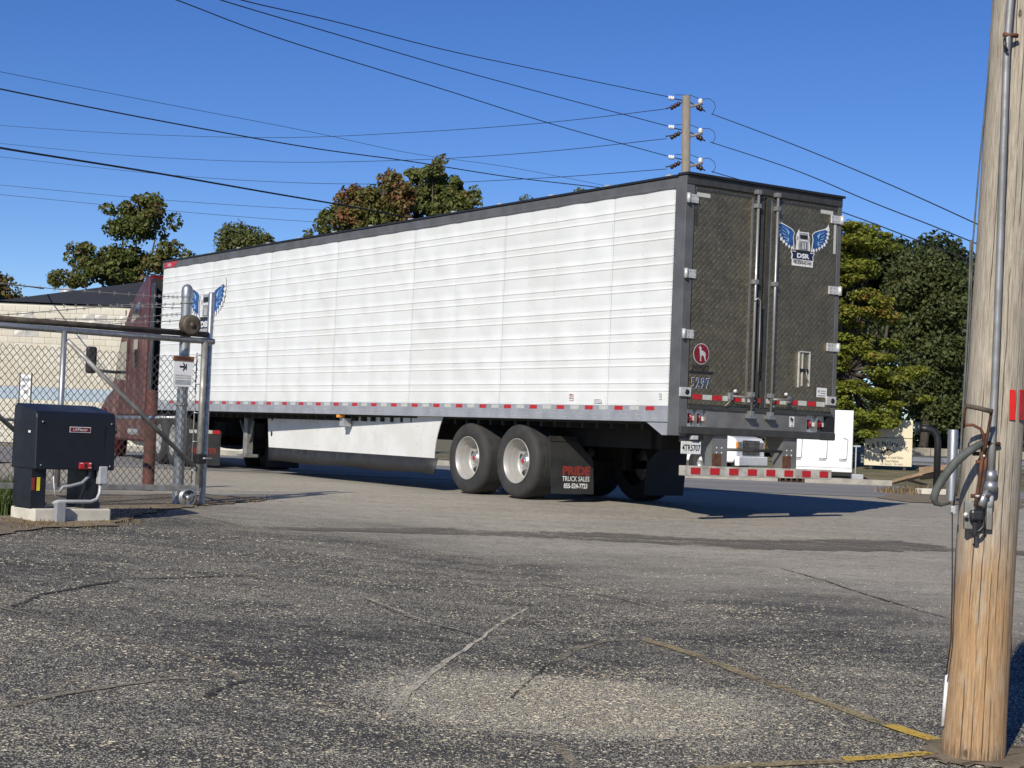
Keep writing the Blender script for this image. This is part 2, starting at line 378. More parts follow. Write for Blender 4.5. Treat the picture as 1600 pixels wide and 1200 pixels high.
def leaf(name, g1, g2, g3, amt=.3, nsc=.5, nlo=.45, nhi=.65, tr=.35):
    t = NT(name); geo = t.t.nodes.new('ShaderNodeNewGeometry'); r = geo.outputs['Random Per Island']
    c = t.mix(r, g1, g2)
    msk = t.math('MULTIPLY', t.mapr(t.noise(t.pos(), nsc, 3, .6), nlo, nhi), t.mapr(t.math('FRACT', t.math('MULTIPLY', r, 7.31)), 1-amt*2, 1-amt*.5))
    c = t.mix(msk, c, g3)
    t.out(c, .55); t.b.inputs['Specular IOR Level'].default_value = .3
    tl = t.n('BsdfTranslucent', Color=c); mx = t.n('MixShader', i0=tr, i1=t.b.outputs[0], i2=tl.outputs[0])
    t.t.links.new(mx.outputs[0], t.t.nodes['Material Output'].inputs[0]); return t.m
M['leafA'] = leaf('oak_leaves', (.085,.11,.026), (.14,.155,.042), (.21,.12,.04), .25, .6)
M['leafB'] = leaf('olive_leaves', (.10,.115,.034), (.15,.16,.055), (.18,.13,.04), .2)
M['leafC'] = leaf('turning_maple_leaves', (.11,.125,.032), (.165,.17,.05), (.27,.085,.045), .55, .35, .42, .60)
M['leafC2'] = leaf('green_maple_leaves', (.105,.135,.032), (.165,.18,.055), (.24,.16,.055), .22, .6)
M['leafE'] = leaf('yellow_green_leaves', (.175,.215,.030), (.27,.28,.048), (.34,.18,.055), .3, .5, .5, .68, .45)
M['leafF'] = leaf('dark_wood_leaves', (.032,.046,.015), (.060,.074,.024), (.16,.06,.028), .06, .25, .58, .7, .25)
M['leafG'] = leaf('olive_round_leaves', (.065,.085,.026), (.10,.118,.038), (.13,.10,.035), .1)
M['leafY'] = leaf('autumn_yellow_leaves', (.17,.115,.03), (.12,.11,.035), (.24,.12,.04), .3)
M['grassg'] = leaf('green_weed', (.06,.10,.02), (.10,.13,.03), (.20,.17,.06), .2)
M['grassd'] = leaf('dry_straw', (.30,.22,.11), (.22,.155,.075), (.12,.09,.04), .3)
M['asphaltfar'] = M['road']
# ------------------------------------------------------------------ ground, lot, road
def grid(name, xs, ys, fz, mat, parent=None, kind='structure'):
    xs, ys = list(xs), list(ys); n = len(xs)
    vs = [(x, y, fz(x, y)) for y in ys for x in xs]
    fs = [(j*n+i, j*n+i+1, (j+1)*n+i+1, (j+1)*n+i) for j in range(len(ys)-1) for i in range(n-1)]
    me = bpy.data.meshes.new(name); me.from_pydata(vs, [], fs); me.polygons.foreach_set('use_smooth', [True]*len(fs)); me.materials.append(mat)
    o = bpy.data.objects.new(name, me); COL.objects.link(o)
    if parent: o.parent = parent
    if kind and not parent: o['kind'] = kind
    return o
def verge_z(x, y):
    return gz(x, y)-0.05+0.5*sm(46, 58, y)*sm(-6, 4, x)
gx = [-1500, -600, -250, -120, -60, -40, -30]+[-24+2*i for i in range(37)]+[56, 75, 120, 250, 600, 1500]
gy = [-1500, -600, -250, -100, -40, -15, -5]+[1.5*i for i in range(60)]+[95, 120, 180, 300, 600, 1500]
grid('ground', gx, gy, verge_z, M['soil'])
lot = grid('parking_lot', [-9+.5*i for i in range(57)], [-6+.4*i for i in range(92)], gz, M['asphalt'])
# public road behind the trailer
far = [(70, 40.6), (9.6, 40.6), (3.0, 40.6), (-3.5, 45.0), (-14, 47.5), (-70, 49)]
rb = MB(); rb.add([(x, 30.3, .006) for x, y in far]+[(x, y, .006) for x, y in far], [(i, i+1, 7+i, 6+i) for i in range(5)])
road = tag(rb.build('road', M['road']), kind='structure')
def kerb_run(a, b, name='kerb', h=.14, wd=.32):
    a, b = Vector((*a, 0)), Vector((*b, 0)); d = (b-a).normalized(); nrm = Vector((-d.y, d.x, 0))
    if nrm.y < 0: nrm = -nrm
    n = max(1, int((b-a).length/2.4)); out = []
    for i in range(n):
        p, q = a+(b-a)*(i/n)+d*.006, a+(b-a)*((i+1)/n)-d*.006
        m_ = MB(); prof = [(0, -.05), (.03, h-.02), (.06, h), (wd, h), (wd, -.05)]
        vs = [e+nrm*u+Vector((0, 0, v)) for e in (p, q) for u, v in prof]
        m_.add(vs, [(0,1,2,3,4), (9,8,7,6,5)]+[(j, j+1, j+6, j+5) for j in range(4)])
        out.append(m_.build('kerb_stone', M['kerb']))
    return out
kr = empty('kerb'); tag(kr, kind='structure')
for k in kerb_run((9.4, 40.62), (7.25, 40.62))+kerb_run((6.6, 40.62), (3.0, 40.62))+kerb_run((3.0, 40.62), (-3.5, 45.02))+kerb_run((-3.5, 45.02), (-12, 47.05)): k.parent = kr
dr = empty('storm_drain_inlet', (6.925, 40.62, 0)); tag(dr, 'rusty slotted storm drain inlet set into the far kerb', 'drain')
box(-.32, .32, .02, .30, .09, .15).build('hood', M['rust'], dr, .015)
box(-.32, .32, .10, .28, -.03, .09).build('opening', M['under'], dr)
for i in range(5): box(-.28+i*.14-.02, -.28+i*.14+.02, .0, .05, 0.0, .09).build('bar', M['rust'], dr)

def ribbon(pxs, width, mat, name, lift=.006, jit=.25, step=.12):
    pts = [G(*p) for p in pxs]; dense = []
    for a, b in zip(pts, pts[1:]):
        k = max(1, int((b-a).length/step))
        dense += [a.lerp(b, i/k) for i in range(k)]
    dense.append(pts[-1]); ph = random.random()*10; vs = []; N_ = len(dense)
    for i, q in enumerate(dense):
        d = dense[min(i+1, N_-1)]-dense[max(i-1, 0)]; d.z = 0; d.normalize(); nn = Vector((-d.y, d.x, 0))
        t = i/(N_-1); wv = width[min(int(t*len(width)), len(width)-1)] if isinstance(width, list) else width
        off = math.sin(i*.31+ph)*.012+math.sin(i*.11+ph*2)*.02*(jit > 0)+random.uniform(-1, 1)*.01*(jit > 0)
        for s_ in (-1, 1):
            p = q+nn*(s_*wv*(1+jit*random.uniform(-1, 1))/2+off); vs.append((p.x, p.y, gz(p.x, p.y)+lift))
    b = MB().add(vs, [(2*i, 2*i+1, 2*i+3, 2*i+2) for i in range(N_-1)])
    o = b.build(name, mat, lot); return o
ribbon([(0,950),(100,975),(165,992),(270,1017),(350,1050),(372,1065)], .04, M['crack_tan'], 'crack')
ribbon([(-20,1116),(80,1090),(160,1075),(240,1062),(330,1056)], .04, M['crack_tan'], 'crack')
ribbon([(575,935),(655,966),(720,985)], .022, M['crack_pale'], 'crack', .007)
ribbon([(572,937),(652,969),(722,988),(760,1000)], .018, M['crack_dark'], 'crack')
ribbon([(828,950),(760,990),(700,1027),(645,1075),(603,1122)], [.02,.025,.03,.04,.05], M['crack_pale'], 'crack')
ribbon([(372,1065),(430,1075),(510,1088)], .018, M['crack_dark'], 'crack')
ribbon([(372,1065),(330,1078),(310,1090)], .05, M['crack_dark'], 'crack')
ribbon([(995,1000),(945,1002),(900,1014),(865,1034)], .06, M['crack_tan'], 'crack')
ribbon([(865,1034),(830,1065),(800,1092)], .022, M['crack_dark'], 'crack')
ribbon([(1225,889),(1290,908),(1340,925),(1480,966)], .03, M['crack_dark'], 'crack')
ribbon([(640,893),(740,906),(830,912),(960,935),(1010,948)], .018, M['crack_dark'], 'crack')
ribbon([(860,1160),(880,1180),(905,1210)], .06, M['crack_tan'], 'crack')
ribbon([(20,948),(60,930),(200,905),(420,898)], .04, M['crack_dark'], 'crack')
ribbon([(290,803),(340,812),(375,823),(430,829)], .08, M['crack_tan'], 'crack')
ribbon([(1000,1000),(1075,1023),(1150,1050),(1265,1090),(1340,1117),(1405,1141)], .085, M['yellow_faded'], 'painted_line', .008, .08)
ribbon([(1390,1135),(1425,1147),(1458,1158)], .10, M['yellow'], 'painted_line', .009, .05)
ribbon([(1090,1202),(1200,1194),(1330,1189)], .08, M['yellow_faded'], 'painted_line', .008, .08)
ribbon([(1320,1189.5),(1390,1186),(1464,1182)], .085, M['yellow'], 'painted_line', .009, .05)
def gpatch(name, pxs, mat, lift, sub=10):
    pts = [G(*p) for p in pxs]; dense = []
    for a, b in zip(pts, pts[1:]+pts[:1]):
        for i in range(sub):
            q = a.lerp(b, i/sub); r = .03 if sub > 1 else 0
            dense.append((q.x+random.uniform(-r, r)*2, q.y+random.uniform(-r, r)*2))
    b = bmesh.new(); f = b.faces.new([b.verts.new((x, y, 0)) for x, y in dense]); bmesh.ops.triangulate(b, faces=[f])
    bmesh.ops.subdivide_edges(b, edges=[e for e in b.edges if e.calc_length() > .8], cuts=2, use_grid_fill=False)
    bmesh.ops.triangulate(b, faces=b.faces)
    for v in b.verts: v.co.z = gz(v.co.x, v.co.y)+lift
    me = bpy.data.meshes.new(name); b.to_mesh(me); b.free(); me.materials.append(mat)
    o = bpy.data.objects.new(name, me); COL.objects.link(o); o.parent = lot; return o
gpatch('grit_seam', [(420,824),(620,826),(690,825),(760,831),(830,831),(950,833),(1050,839),(1150,844),(1260,845),(1330,842),(1400,845),(1490,856),(1640,862),(1640,872),(1485,862),(1400,862),(1290,861),(1150,858),(1080,853),(950,846),(830,841),(750,837),(680,836),(560,831),(420,829)], M['seam'], .007)
gpatch('dirt_strip', [(-120,845),(0,838),(60,826),(175,823),(215,806),(260,797),(330,790),(420,783),(400,777),(330,780),(300,772),(200,775),(60,770),(-120,775)], M['dirt'], .012)
gpatch('dirt_strip', [(1445,1172),(1470,1150),(1500,1145),(1570,1165),(1600,1170),(1640,1180),(1640,1203),(1560,1205),(1480,1195),(1450,1185)], M['dirt'], .010)
gpatch('gravel_patch', [(1365,778),(1400,772),(1460,770),(1540,776),(1600,780),(1600,795),(1500,789),(1420,785)], M['dirt'], .012)

# ------------------------------------------------------------------ foliage
def leaves(name, clumps, n_each, size, mat, parent, flat=.0, seed=1, kind=None, shell=.55):
    g = np.random.default_rng(seed); C = []; 
    for (cx, cy, cz, rx, ry, rz) in clumps:
        k = int(n_each*max(.3, (rx*ry*rz)**(2/3)/1.0)) if n_each < 0 else n_each
        d = g.normal(size=(k, 3)); d /= np.linalg.norm(d, axis=1)[:, None]
        r = g.uniform(shell, 1.08, size=(k, 1))**.8
        C.append(np.hstack([d*r*np.array([rx, ry, rz])+np.array([cx, cy, cz]), d]))
    A = np.vstack(C); n = len(A); c = A[:, :3]; out = A[:, 3:]
    nv = out*.8+g.normal(size=(n, 3))*.7+np.array([0, 0, .35+flat*2]); nv /= np.linalg.norm(nv, axis=1)[:, None]
    a = np.cross(nv, g.normal(size=(n, 3))); a /= np.linalg.norm(a, axis=1)[:, None]; b = np.cross(nv, a)
    s = size*g.uniform(.45, 1.5, size=(n, 1)); V = np.empty((n, 4, 3))
    V[:, 0] = c-a*s*.62; V[:, 1] = c-b*s*.36+nv*s*.06; V[:, 2] = c+a*s*.62; V[:, 3] = c+b*s*.36+nv*s*.06
    me = bpy.data.meshes.new(name); me.vertices.add(n*4); me.vertices.foreach_set('co', V.ravel())
    me.loops.add(n*4); me.loops.foreach_set('vertex_index', np.arange(n*4, dtype=np.int32))
    me.polygons.add(n); me.polygons.foreach_set('loop_start', np.arange(0, n*4, 4, dtype=np.int32)); me.polygons.foreach_set('loop_total', np.full(n, 4, dtype=np.int32))
    me.update(); me.validate(); me.materials.append(mat)
    o = bpy.data.objects.new(name, me); COL.objects.link(o)
    if parent: o.parent = parent
    if kind: o['kind'] = kind
    return o
def subclumps(blobs, n, rmin, rmax, g, flat=1.0):
    out = []; vol = [b[3]*b[4]*b[5] for b in blobs]; tot = sum(vol)
    for b, v in zip(blobs, vol):
        k = max(2, int(n*v/tot))
        for _ in range(k):
            d = g.normal(size=3); d /= np.linalg.norm(d); r = g.uniform(.25, 1)**.45; rr = g.uniform(rmin, rmax)
            out.append((b[0]+d[0]*r*b[3], b[1]+d[1]*r*b[4], b[2]+d[2]*r*b[5], rr*g.uniform(.8, 1.3), rr*g.uniform(.8, 1.3), rr*flat*g.uniform(.7, 1.1)))
    return out
def px_blobs(d, L):
    out = []
    for (px, py, rx, ry) in L:
        c = P(px, py, d); k = d/FPX; out.append((c.x, c.y+random.uniform(-.5, .5), c.z, rx*k, rx*k*.85, ry*k))
    return out
def tree(name, label, d, trunk_px, L, nclump, rr, per, size, mat, seed, flat=1.0, lf=0., tr=.16, fork=None, shell=.55):
    g = np.random.default_rng(seed); b = P(trunk_px, 700, d); b.z = verge_z(b.x, b.y)
    t = empty(name, b); tag(t, label, 'tree', 'trees around the road')
    bl = px_blobs(d, L); cl = subclumps(bl, nclump, rr[0], rr[1], g, flat)
    top = max(c[2] for c in bl); cx = sum(c[0] for c in bl)/len(bl)
    mb = MB(); fk = Vector((b.x*.6+cx*.4, b.y, b.z+(top-b.z)*.4))
    mb.tube([b-Vector((0,0,.2)), b.lerp(fk, .5)+Vector((.08, 0, 0)), fk, Vector((cx, b.y, b.z+(top-b.z)*.85))], [tr*1.25, tr, tr*.8, tr*.25], 8)
    for c in bl: 
        e = Vector(c[:3]); mb.tube([fk, fk.lerp(e, .5)+Vector((0, 0, -.15)), e+Vector((0,0,c[5]*.4))], [tr*.55, tr*.35, tr*.12], 6)
    for c in cl[::2]:
        e = Vector(c[:3]); bi = min(bl, key=lambda q: (Vector(q[:3])-e).length); s_ = Vector(bi[:3])
        mb.tube([s_-Vector((0,0,bi[5]*.3)), s_.lerp(e, .6)+Vector((0,0,.1)), e], [tr*.22, tr*.14, tr*.05], 5)
    o = mb.build('trunk', M['bark']); o.parent = t; o.matrix_parent_inverse = Matrix.Translation(-b)
    o = leaves('crown', cl, per, size, mat, None, lf, seed, shell=shell); o.parent = t; o.matrix_parent_inverse = Matrix.Translation(-b)
    return t
tree('oak_tree', 'dark green broad tree rising behind the dark roofed block building', 66, 205, [(215,340,55,34),(255,338,28,22),(185,350,30,30),(160,405,48,36),(205,420,75,32),(115,425,35,26),(265,405,36,20)], 130, (.22,.46), 125, .14, M['leafA'], 3)
tree('shrubby_tree', 'small olive green tree peeping over the trailer roof, left of the reddish maple', 72, 380, [(380,385,46,26),(365,378,30,24),(405,385,28,22)], 95, (.16,.34), 100, .11, M['leafB'], 5, 1.6)
tree('maple_tree', 'reddish maple turning colour above the trailer roof', 60, 560, [(602,298,32,30),(565,325,46,34),(525,350,34,22),(622,325,36,40),(500,366,20,10),(580,350,60,24)], 230, (.11,.26), 75, .12, M['leafC'], 6, 1.5)
tree('maple_tree', 'taller green maple with feathery sprays above the trailer roof', 62, 670, [(676,262,18,26),(655,288,26,32),(690,296,36,32),(726,300,24,12),(708,328,42,24),(650,335,36,30),(735,318,14,8)], 240, (.10,.24), 70, .12, M['leafC2'], 8, 1.1)
tree('far_treetop', 'tip of a far green tree just showing over the trailer roof near its rear', 74, 835, [(825,335,42,24),(905,330,18,34),(860,345,50,24)], 36, (.22,.4), 200, .11, M['leafB'], 9)
tree('autumn_tree', 'small yellow brown autumn tree at the far left edge behind the roof', 80, 8, [(8,462,30,26),(-20,455,36,30)], 34, (.35,.6), 120, .17, M['leafY'], 10)
# layered yellow-green tree behind the trailer's rear corner
E_L = []
ge = np.random.default_rng(21)
for i in range(30):
    f = i/29; yy = 352+f*318; half = 26+74*min(1, f*1.25) if f < .8 else 92-60*(f-.8)
    E_L.append((1318+ge.uniform(-.25, 1)*half, yy+ge.uniform(-8, 8), 30+ge.uniform(-8, 14), 10+ge.uniform(0, 6)))
for i in range(14): E_L.append((1270+ge.uniform(-30, 40), 380+i*21, 42, 16))
tree('maple_tree', 'yellow green layered tree beside the rear corner of the trailer', 52.5, 1318, E_L, 300, (.26,.48), 230, .10, M['leafE'], 12, .42, .5, .17)
tree('round_tree', 'rounded olive tree standing out in front of the dark wood', 62, 1440, [(1455,440,50,36),(1420,455,40,34),(1475,480,42,40),(1440,520,44,36),(1470,560,40,36),(1450,610,44,34),(1480,640,36,34)], 120, (.4,.75), 330, .125, M['leafG'], 13)
# dark wood behind
gw = np.random.default_rng(31); wc = []
for i in range(420):
    x = gw.uniform(9, 46); f = gw.random(); top = 10.3+.5*math.sin(x*.55)+.5*math.sin(x*1.7+1)
    z = .6+f*(top-1.2); y = 69+gw.uniform(-2, 2)+f*6+gw.uniform(0, 4); r = gw.uniform(.8, 1.7)
    wc.append((x, y, z, r, r, r*.8))
for i in range(170):  # unseen wood off to the right, added for the rear doors to reflect
    x = gw.uniform(34, 48); y = gw.uniform(-12, 66); z = gw.uniform(.5, 11); r = gw.uniform(1.3, 2.4); wc.append((x+z*.3, y, z, r, r, r*.85))
for i in range(130):
    r = gw.uniform(.7, 1.2); x = gw.uniform(9, 30); wc.append((x, gw.uniform(72, 76), 9.0+.9*math.sin(x*1.1)*math.sin(x*.37)+gw.uniform(-.9, .5), r, r, r*.8))
for i in range(110):
    r = gw.uniform(.7, 1.2); wc.append((gw.uniform(8, 40), gw.uniform(66, 69), gw.uniform(.3, 2.6), r*1.2, r, r))
wd = leaves('woodland', wc, 360, .20, M['leafF'], None, 0, 31, 'stuff', .45)
tag(wd, 'dense dark green wood filling the background right of the trailer', 'wood')
tk = MB()
for i in range(46):
    x, y = (gw.uniform(9, 46), gw.uniform(70, 76)) if i < 30 else (gw.uniform(36, 46), gw.uniform(-10, 64)); h = gw.uniform(6, 9)  # the later trunks stand in the unseen wood added at the right
    tk.tube([(x, y, -.2), (x+gw.uniform(-.3, .3), y, h*.5), (x+gw.uniform(-.6, .6), y, h)], [.2, .15, .05], 6)
tk.build('trunks', M['bark'], wd)['kind'] = 'stuff'

# wood chip litter on the near lot
from mathutils import noise as mnoise
gc = np.random.default_rng(77); cv = []; cf = []; cnt = 0
while cnt < 17000:
    y = 7.0+9.0*gc.random()**1.5; x = gc.uniform(-.36, .34)*y
    e_ = ((x-.35)/1.15)**2+((y-9.25)/.72)**2
    pr = .05+.55*max(0, mnoise.noise(Vector((x*.8, y*1.3, 0)))+.12)+.25*max(0, mnoise.noise(Vector((x*3, y*4, 5))))+(.85*math.exp(-e_) if e_ < 4 else 0)
    if y+.78*x > 15.5: pr *= .3
    if gc.random() > pr: continue
    a = gc.uniform(0, PI); l_ = gc.uniform(.004, .016); w_ = gc.uniform(.0015, .004); z = gz(x, y)+.003; k = len(cv); ca_, sa_ = math.cos(a), math.sin(a)
    cv += [(x-ca_*l_, y-sa_*l_, z), (x+ca_*l_-sa_*w_, y+sa_*l_+ca_*w_, z), (x+ca_*l_+sa_*w_, y+sa_*l_-ca_*w_, z), (x+ca_*l_*.3, y+sa_*l_*.3, z+w_*1.3)]
    cf += [(k, k+2, k+3), (k+2, k+1, k+3), (k+1, k, k+3)]; cnt += 1
me = bpy.data.meshes.new('wood_chips'); me.from_pydata(cv, [], cf); me.materials.append(leaf('wood_chip', (.34,.30,.21), (.58,.52,.40), (.20,.15,.09), .15, 1.0, .4, .6, .05))
wch = bpy.data.objects.new('wood_chips', me); COL.objects.link(wch); tag(wch, 'pale wood chips and grit littering the dark worn asphalt in the foreground', 'grit', kind='stuff')
# grass tufts
def tufts(name, spots, n, h, spread, mat, seed, wdt=.006, kind='stuff'):
    g = np.random.default_rng(seed); vs = []; fs = []
    for (x, y, sc) in spots:
        for _ in range(n):
            bx, by = x+g.normal()*spread*sc, y+g.normal()*spread*sc; a = g.uniform(0, 2*PI); hh = h*sc*g.uniform(.4, 1.1); lean = g.uniform(.1, .75)
            z = gz(bx, by); px_, py_ = math.cos(a+1.57)*wdt, math.sin(a+1.57)*wdt; k = len(vs)
            vs += [(bx-px_, by-py_, z-.01), (bx+px_, by+py_, z-.01), (bx+math.cos(a)*hh*lean*.35+px_*.7, by+math.sin(a)*hh*lean*.35+py_*.7, z+hh*.6), (bx+math.cos(a)*hh*lean*.35-px_*.7, by+math.sin(a)*hh*lean*.35-py_*.7, z+hh*.6), (bx+math.cos(a)*hh*lean, by+math.sin(a)*hh*lean, z+hh*(1-.3*lean))]
            fs += [(k, k+1, k+2, k+3), (k+3, k+2, k+4)]
    me = bpy.data.meshes.new(name); me.from_pydata(vs, [], fs); me.materials.append(mat)
    o = bpy.data.objects.new(name, me); COL.objects.link(o); o['kind'] = kind; return o
def along(pxs, n, j, s0=.6, s1=1.2, seed=1):
    g = np.random.default_rng(seed); pts = [G(*p) for p in pxs]; out = []
    for _ in range(n):
        i = g.integers(0, len(pts)-1); q = pts[i].lerp(pts[i+1], g.random()); out.append((q.x+g.normal()*j, q.y+g.normal()*j, g.uniform(s0, s1)))
    return out
tag(tufts('dry_grass', along([(-40,828),(60,822),(175,818),(215,802),(260,793),(330,786),(420,780)], 70, .12, seed=2)+along([(0,815),(90,822)], 40, .12, seed=3), 10, .045, .08, M['grassd'], 4), 'dry straw coloured grass along the foot of the gate', 'grass')
tag(tufts('green_weeds', along([(-40,800),(22,806)], 22, .10, seed=5)+along([(-40,770),(15,775)], 14, .15, seed=6), 26, .30, .05, M['grassg'], 7, .007), 'green weeds growing left of the concrete pad', 'weeds')
tag(tufts('verge_weeds', along([(1395,771),(1430,768),(1470,770),(1540,772)], 46, .25, seed=8), 18, .18, .10, M['grassd'], 9, .012), 'dry weeds at the near road edge by the galvanised post', 'weeds')

# ------------------------------------------------------------------ block building on the left
BY = 54.0
bd = empty('block_building', (-14.5, BY, 0)); tag(bd, 'cream painted block building with dark shingle roof behind the gate', 'building')
zt = 4.58; cw, ch = .40, .2035; x0 = P(-30, 600, BY).x; 
box(-26+14.5, 8.0, .06, 9, -.3, zt-.03).build('wall', M['cream2'], bd)
wall = [c for c in bd.children][0]
bmesh_blk = box(-.196, .196, -.06, .06, -.098, .098).build('block', M['cream'], wall)
proto = bmesh_blk; metas = {}
for k in ('cream', 'cream2', 'barblock', 'peel', 'palebl'):
    me = proto.data.copy(); me.materials.clear(); me.materials.append(M[k]); metas[k] = me
first = True; gb = random.Random(3)
for r in range(22):
    for c in range(12):
        x = x0+c*cw+(cw/2 if r % 2 else 0)+14.5; z = zt-.1-r*ch-.10
        u = c/12
        if r == 0: k = 'cream2'
        elif r in (1, 2, 3, 4): k = gb.choice(['cream', 'peel', 'barblock', 'peel', 'cream2']) if (.30 < u < .45 or u > .62) else gb.choice(['cream', 'cream2', 'cream2', 'peel'])
        elif 13 <= r <= 14: k = 'palebl'
        elif r > 14: k = 'cream2'
        else: k = gb.choice(['cream', 'cream', 'cream2'])
        if first: o = proto; first = False
        else: o = proto.copy(); COL.objects.link(o)
        o.data = metas[k]; o.location = (x, .05-gb.uniform(0, .012), z)
# joint-level wall strip to both sides is the plain wall
rf = MB(); ez = zt+.02
A_ = [(-16.9+14.5, -.06, ez), (9, -.06, ez), (9, 12.35, ez), (-16.9+14.5, 12.35, ez), (-13.3+14.5, 6, 5.95), (7, 6, 5.95)]
rf.add(A_, [(0,1,5,4), (1,2,5), (2,3,4,5), (3,0,4), (0,3,2,1)]); rf.build('roof', M['roof'], bd)
box(-26+14.5, -16.9+14.5, -.05, 9, ez-.02, ez+.16).build('flat_roof', M['roof'], bd)
MB().lathe([(.0, .22), (.20, .21), (.28, .16), (.29, .02), (.22, -.04), (.20, -.4), (0, -.4)], (-15.75+14.5, 4.2, 5.20), 'Z', 14).build('roof_vent', M['conduit'], bd)
# pole mounted notice in front of the wall
np_ = P(38, 640, 47); nz = gz(np_.x, np_.y)
ns = empty('notice_board', (np_.x, np_.y, nz)); tag(ns, 'narrow white notice in a black frame seen through the gate mesh', 'sign')
box(-.15, .15, -.01, .01, 1.35, 2.05).build('panel', M['paper'], ns)
for s_ in (-1, 1): box(s_*.165-.015, s_*.165+.015, -.02, .02, -.1, 2.1).build('post', M['black'], ns)
decal('print', [rect(0, .18, .18, .09), rect(-.04, .0, .1, .07), rect(.03, -.16, .13, .10)], M['grey'], ns, frame((0, -.013, 1.72), (1,0,0), (0,0,1), (0,-1,0)))
# ------------------------------------------------------------------ semi-trailer (local: X forward, Y left, Z up, rear centre on the ground)
TR = empty('semi_trailer', (3.0754, 20.5149, 0), R_(124.169))
tag(TR, 'long white refrigerated semi trailer with ribbed sides and quilted steel rear doors', 'trailer')
L, H, ZB, ZT = 16.15, 1.30, 1.09, 4.05
box(.06, L, -1.285, 1.27, 1.12, 4.0).build('cargo_box', M['white'], TR)
box(.0, L, -1.29, 1.29, 4.0, 4.045).build('roof', M['white'], TR)
# ribbed side panels, each its own sheet with pillowed fields between the rivet lines
bands = [(3.72-.3086*k, 3.625-.3086*k) for k in range(8)]
def zprof():
    pr = []; z = 3.925
    def flat(a, b, n):
        return [(a+(b-a)*i/n, 0) for i in range(n+1)]
    cur = 3.925
    for a, b in bands:
        for c in (a, b):
            pr += flat(cur, c+.013, 3); pr += [(c+.007, .007), (c, .010), (c-.007, .007), (c-.012, .0)]; cur = c-.013
    pr += flat(cur, 1.285, 3); return pr
ZP = zprof(); gp = random.Random(5)
seams = [.205, 1.41]+[1.41+1.2283*k for k in range(1, 13)]
for i in range(13):
    xa, xb = seams[i]+.0012, seams[i+1]-(.0012 if i < 12 else 0); nx = 16; vs = []; lay = .0015*(i % 2)
    amp = {}
    for ix in range(nx+1):
        t = ix/nx; x = xa+(xb-xa)*t
        for z, hgt in ZP:
            cell = (int(t*1.9999), int((3.9-z)/.3086)); a = amp.setdefault(cell, gp.uniform(.3, 1.0)*.016); sl = amp.setdefault((cell, 's'), gp.uniform(-.026, .026))
            tt = (t*2) % 1; fz_ = ((3.9-z)/.3086) % 1
            y = H-.010+lay+hgt+a*(math.sin(PI*tt)**.7 if 0 < tt < 1 else 0)*.7+sl*math.sin(2*PI*tt)*.35*math.sin(PI*fz_)
            vs.append((x, y, z))
    n = len(ZP); b = MB().add(vs, [(j*n+k, j*n+k+1, (j+1)*n+k+1, (j+1)*n+k) for j in range(nx) for k in range(n-1)], True)
    # thin return edges give the sheet thickness
    o = b.build('side_panel', M['white'], TR)
rv = MB()
def rivet(b, x, y, z, r=.006, ax='Y'):
    if ax == 'Y': vs = [(x-r, y, z), (x, y, z-r), (x+r, y, z), (x, y, z+r), (x, y+r*.7, z)]
    else: vs = [(x, y-r, z), (x, y, z-r), (x, y+r, z), (x, y, z+r), (x-r*.7, y, z)]
    b.add(vs, [(0,1,4), (1,2,4), (2,3,4), (3,0,4)])
for i, s_ in enumerate(seams):
    for k in range(66): rivet(rv, s_+.03 if i else s_+.02, H-.004, 3.9-k*.04, .0055)
for i in range(13):
    for k in range(22): rivet(rv, (seams[i]+seams[i+1])/2, H-.005, 3.87-k*.12, .006)
for k in range(380): rivet(rv, .23+k*.042, H-.004, 1.30, .0055)
rv.build('rivets', M['galvd'], TR)['kind'] = 'stuff'
# rails
MB().prism([(1.235, 3.915), (1.312, 3.915), (1.312, 4.035), (1.285, 4.055), (1.235, 4.055)], .19, L+.01, None, 'X').build('upper_rail', M['toprail'], TR)
box(.15, L+.01, 1.285, 1.325, 4.048, 4.075).build('roof_trim', M['black'], TR)
ur = MB()
for k in range(300): rivet(ur, .25+k*.0528, 1.314, 3.935, .007)
ur.build('rivets', M['galv'], TR)['kind'] = 'stuff'
for k in range(13): box(.32+k*1.228-.045, .32+k*1.228+.045, 1.29, 1.335, 4.072, 4.088).build('roof_marker', M['hinge'], TR)
MB().prism([(1.2, 1.09), (1.318, 1.09), (1.318, 1.215), (1.312, 1.22), (1.312, 1.285), (1.2, 1.285)], .19, L, None, 'X').build('bottom_rail', M['rail'], TR)
br = MB(); gp2 = random.Random(9)
for k in range(52):
    xx = .38+k*.305
    for dx in (0, .045, .09):
        for dz in (1.125, 1.17):
            if gp2.random() < .85: rivet(br, xx+dx, 1.319, dz, .008)
br.build('rivets', M['hinge'], TR)['kind'] = 'stuff'
for k in range(26):
    xr = .53+k*.62
    if xr > 16: break
    box(xr-.083, xr+.083, 1.310, 1.3150, 1.226, 1.276).build('red_tape', M['redref'], TR)
    if xr+.31 < 16: box(xr+.31-.09, xr+.31+.09, 1.310, 1.3150, 1.226, 1.276).build('white_tape', M['whiteref'], TR)
MB().prism([(.20, 1.09), (.62, 1.09), (.30, .93), (.20, .93)], 1.24, 1.30, None, 'Y').build('corner_gusset', M['rail'], TR)
MS = frame((0, 1.3045, 0), (-1,0,0), (0,0,1), (0,1,0))                # decal frame on the left side: u = -X
for (x, z, w_, h_) in ((2.16, 1.385, .10, .09), (1.59, 1.335, .17, .05), (.34, 1.40, .05, .08)):
    decal('placard', [rect(-x, z, w_, h_)], M['whitetext'], TR, MS, .010)
    decal('placard_print', [rect(-x, z+h_*.3, w_*.8, h_*.16), rect(-x, z, w_*.8, h_*.1), rect(-x, z-h_*.25, w_*.8, h_*.1)], M['redtext' if w_ == .10 else 'grey'], TR, MS, .012)
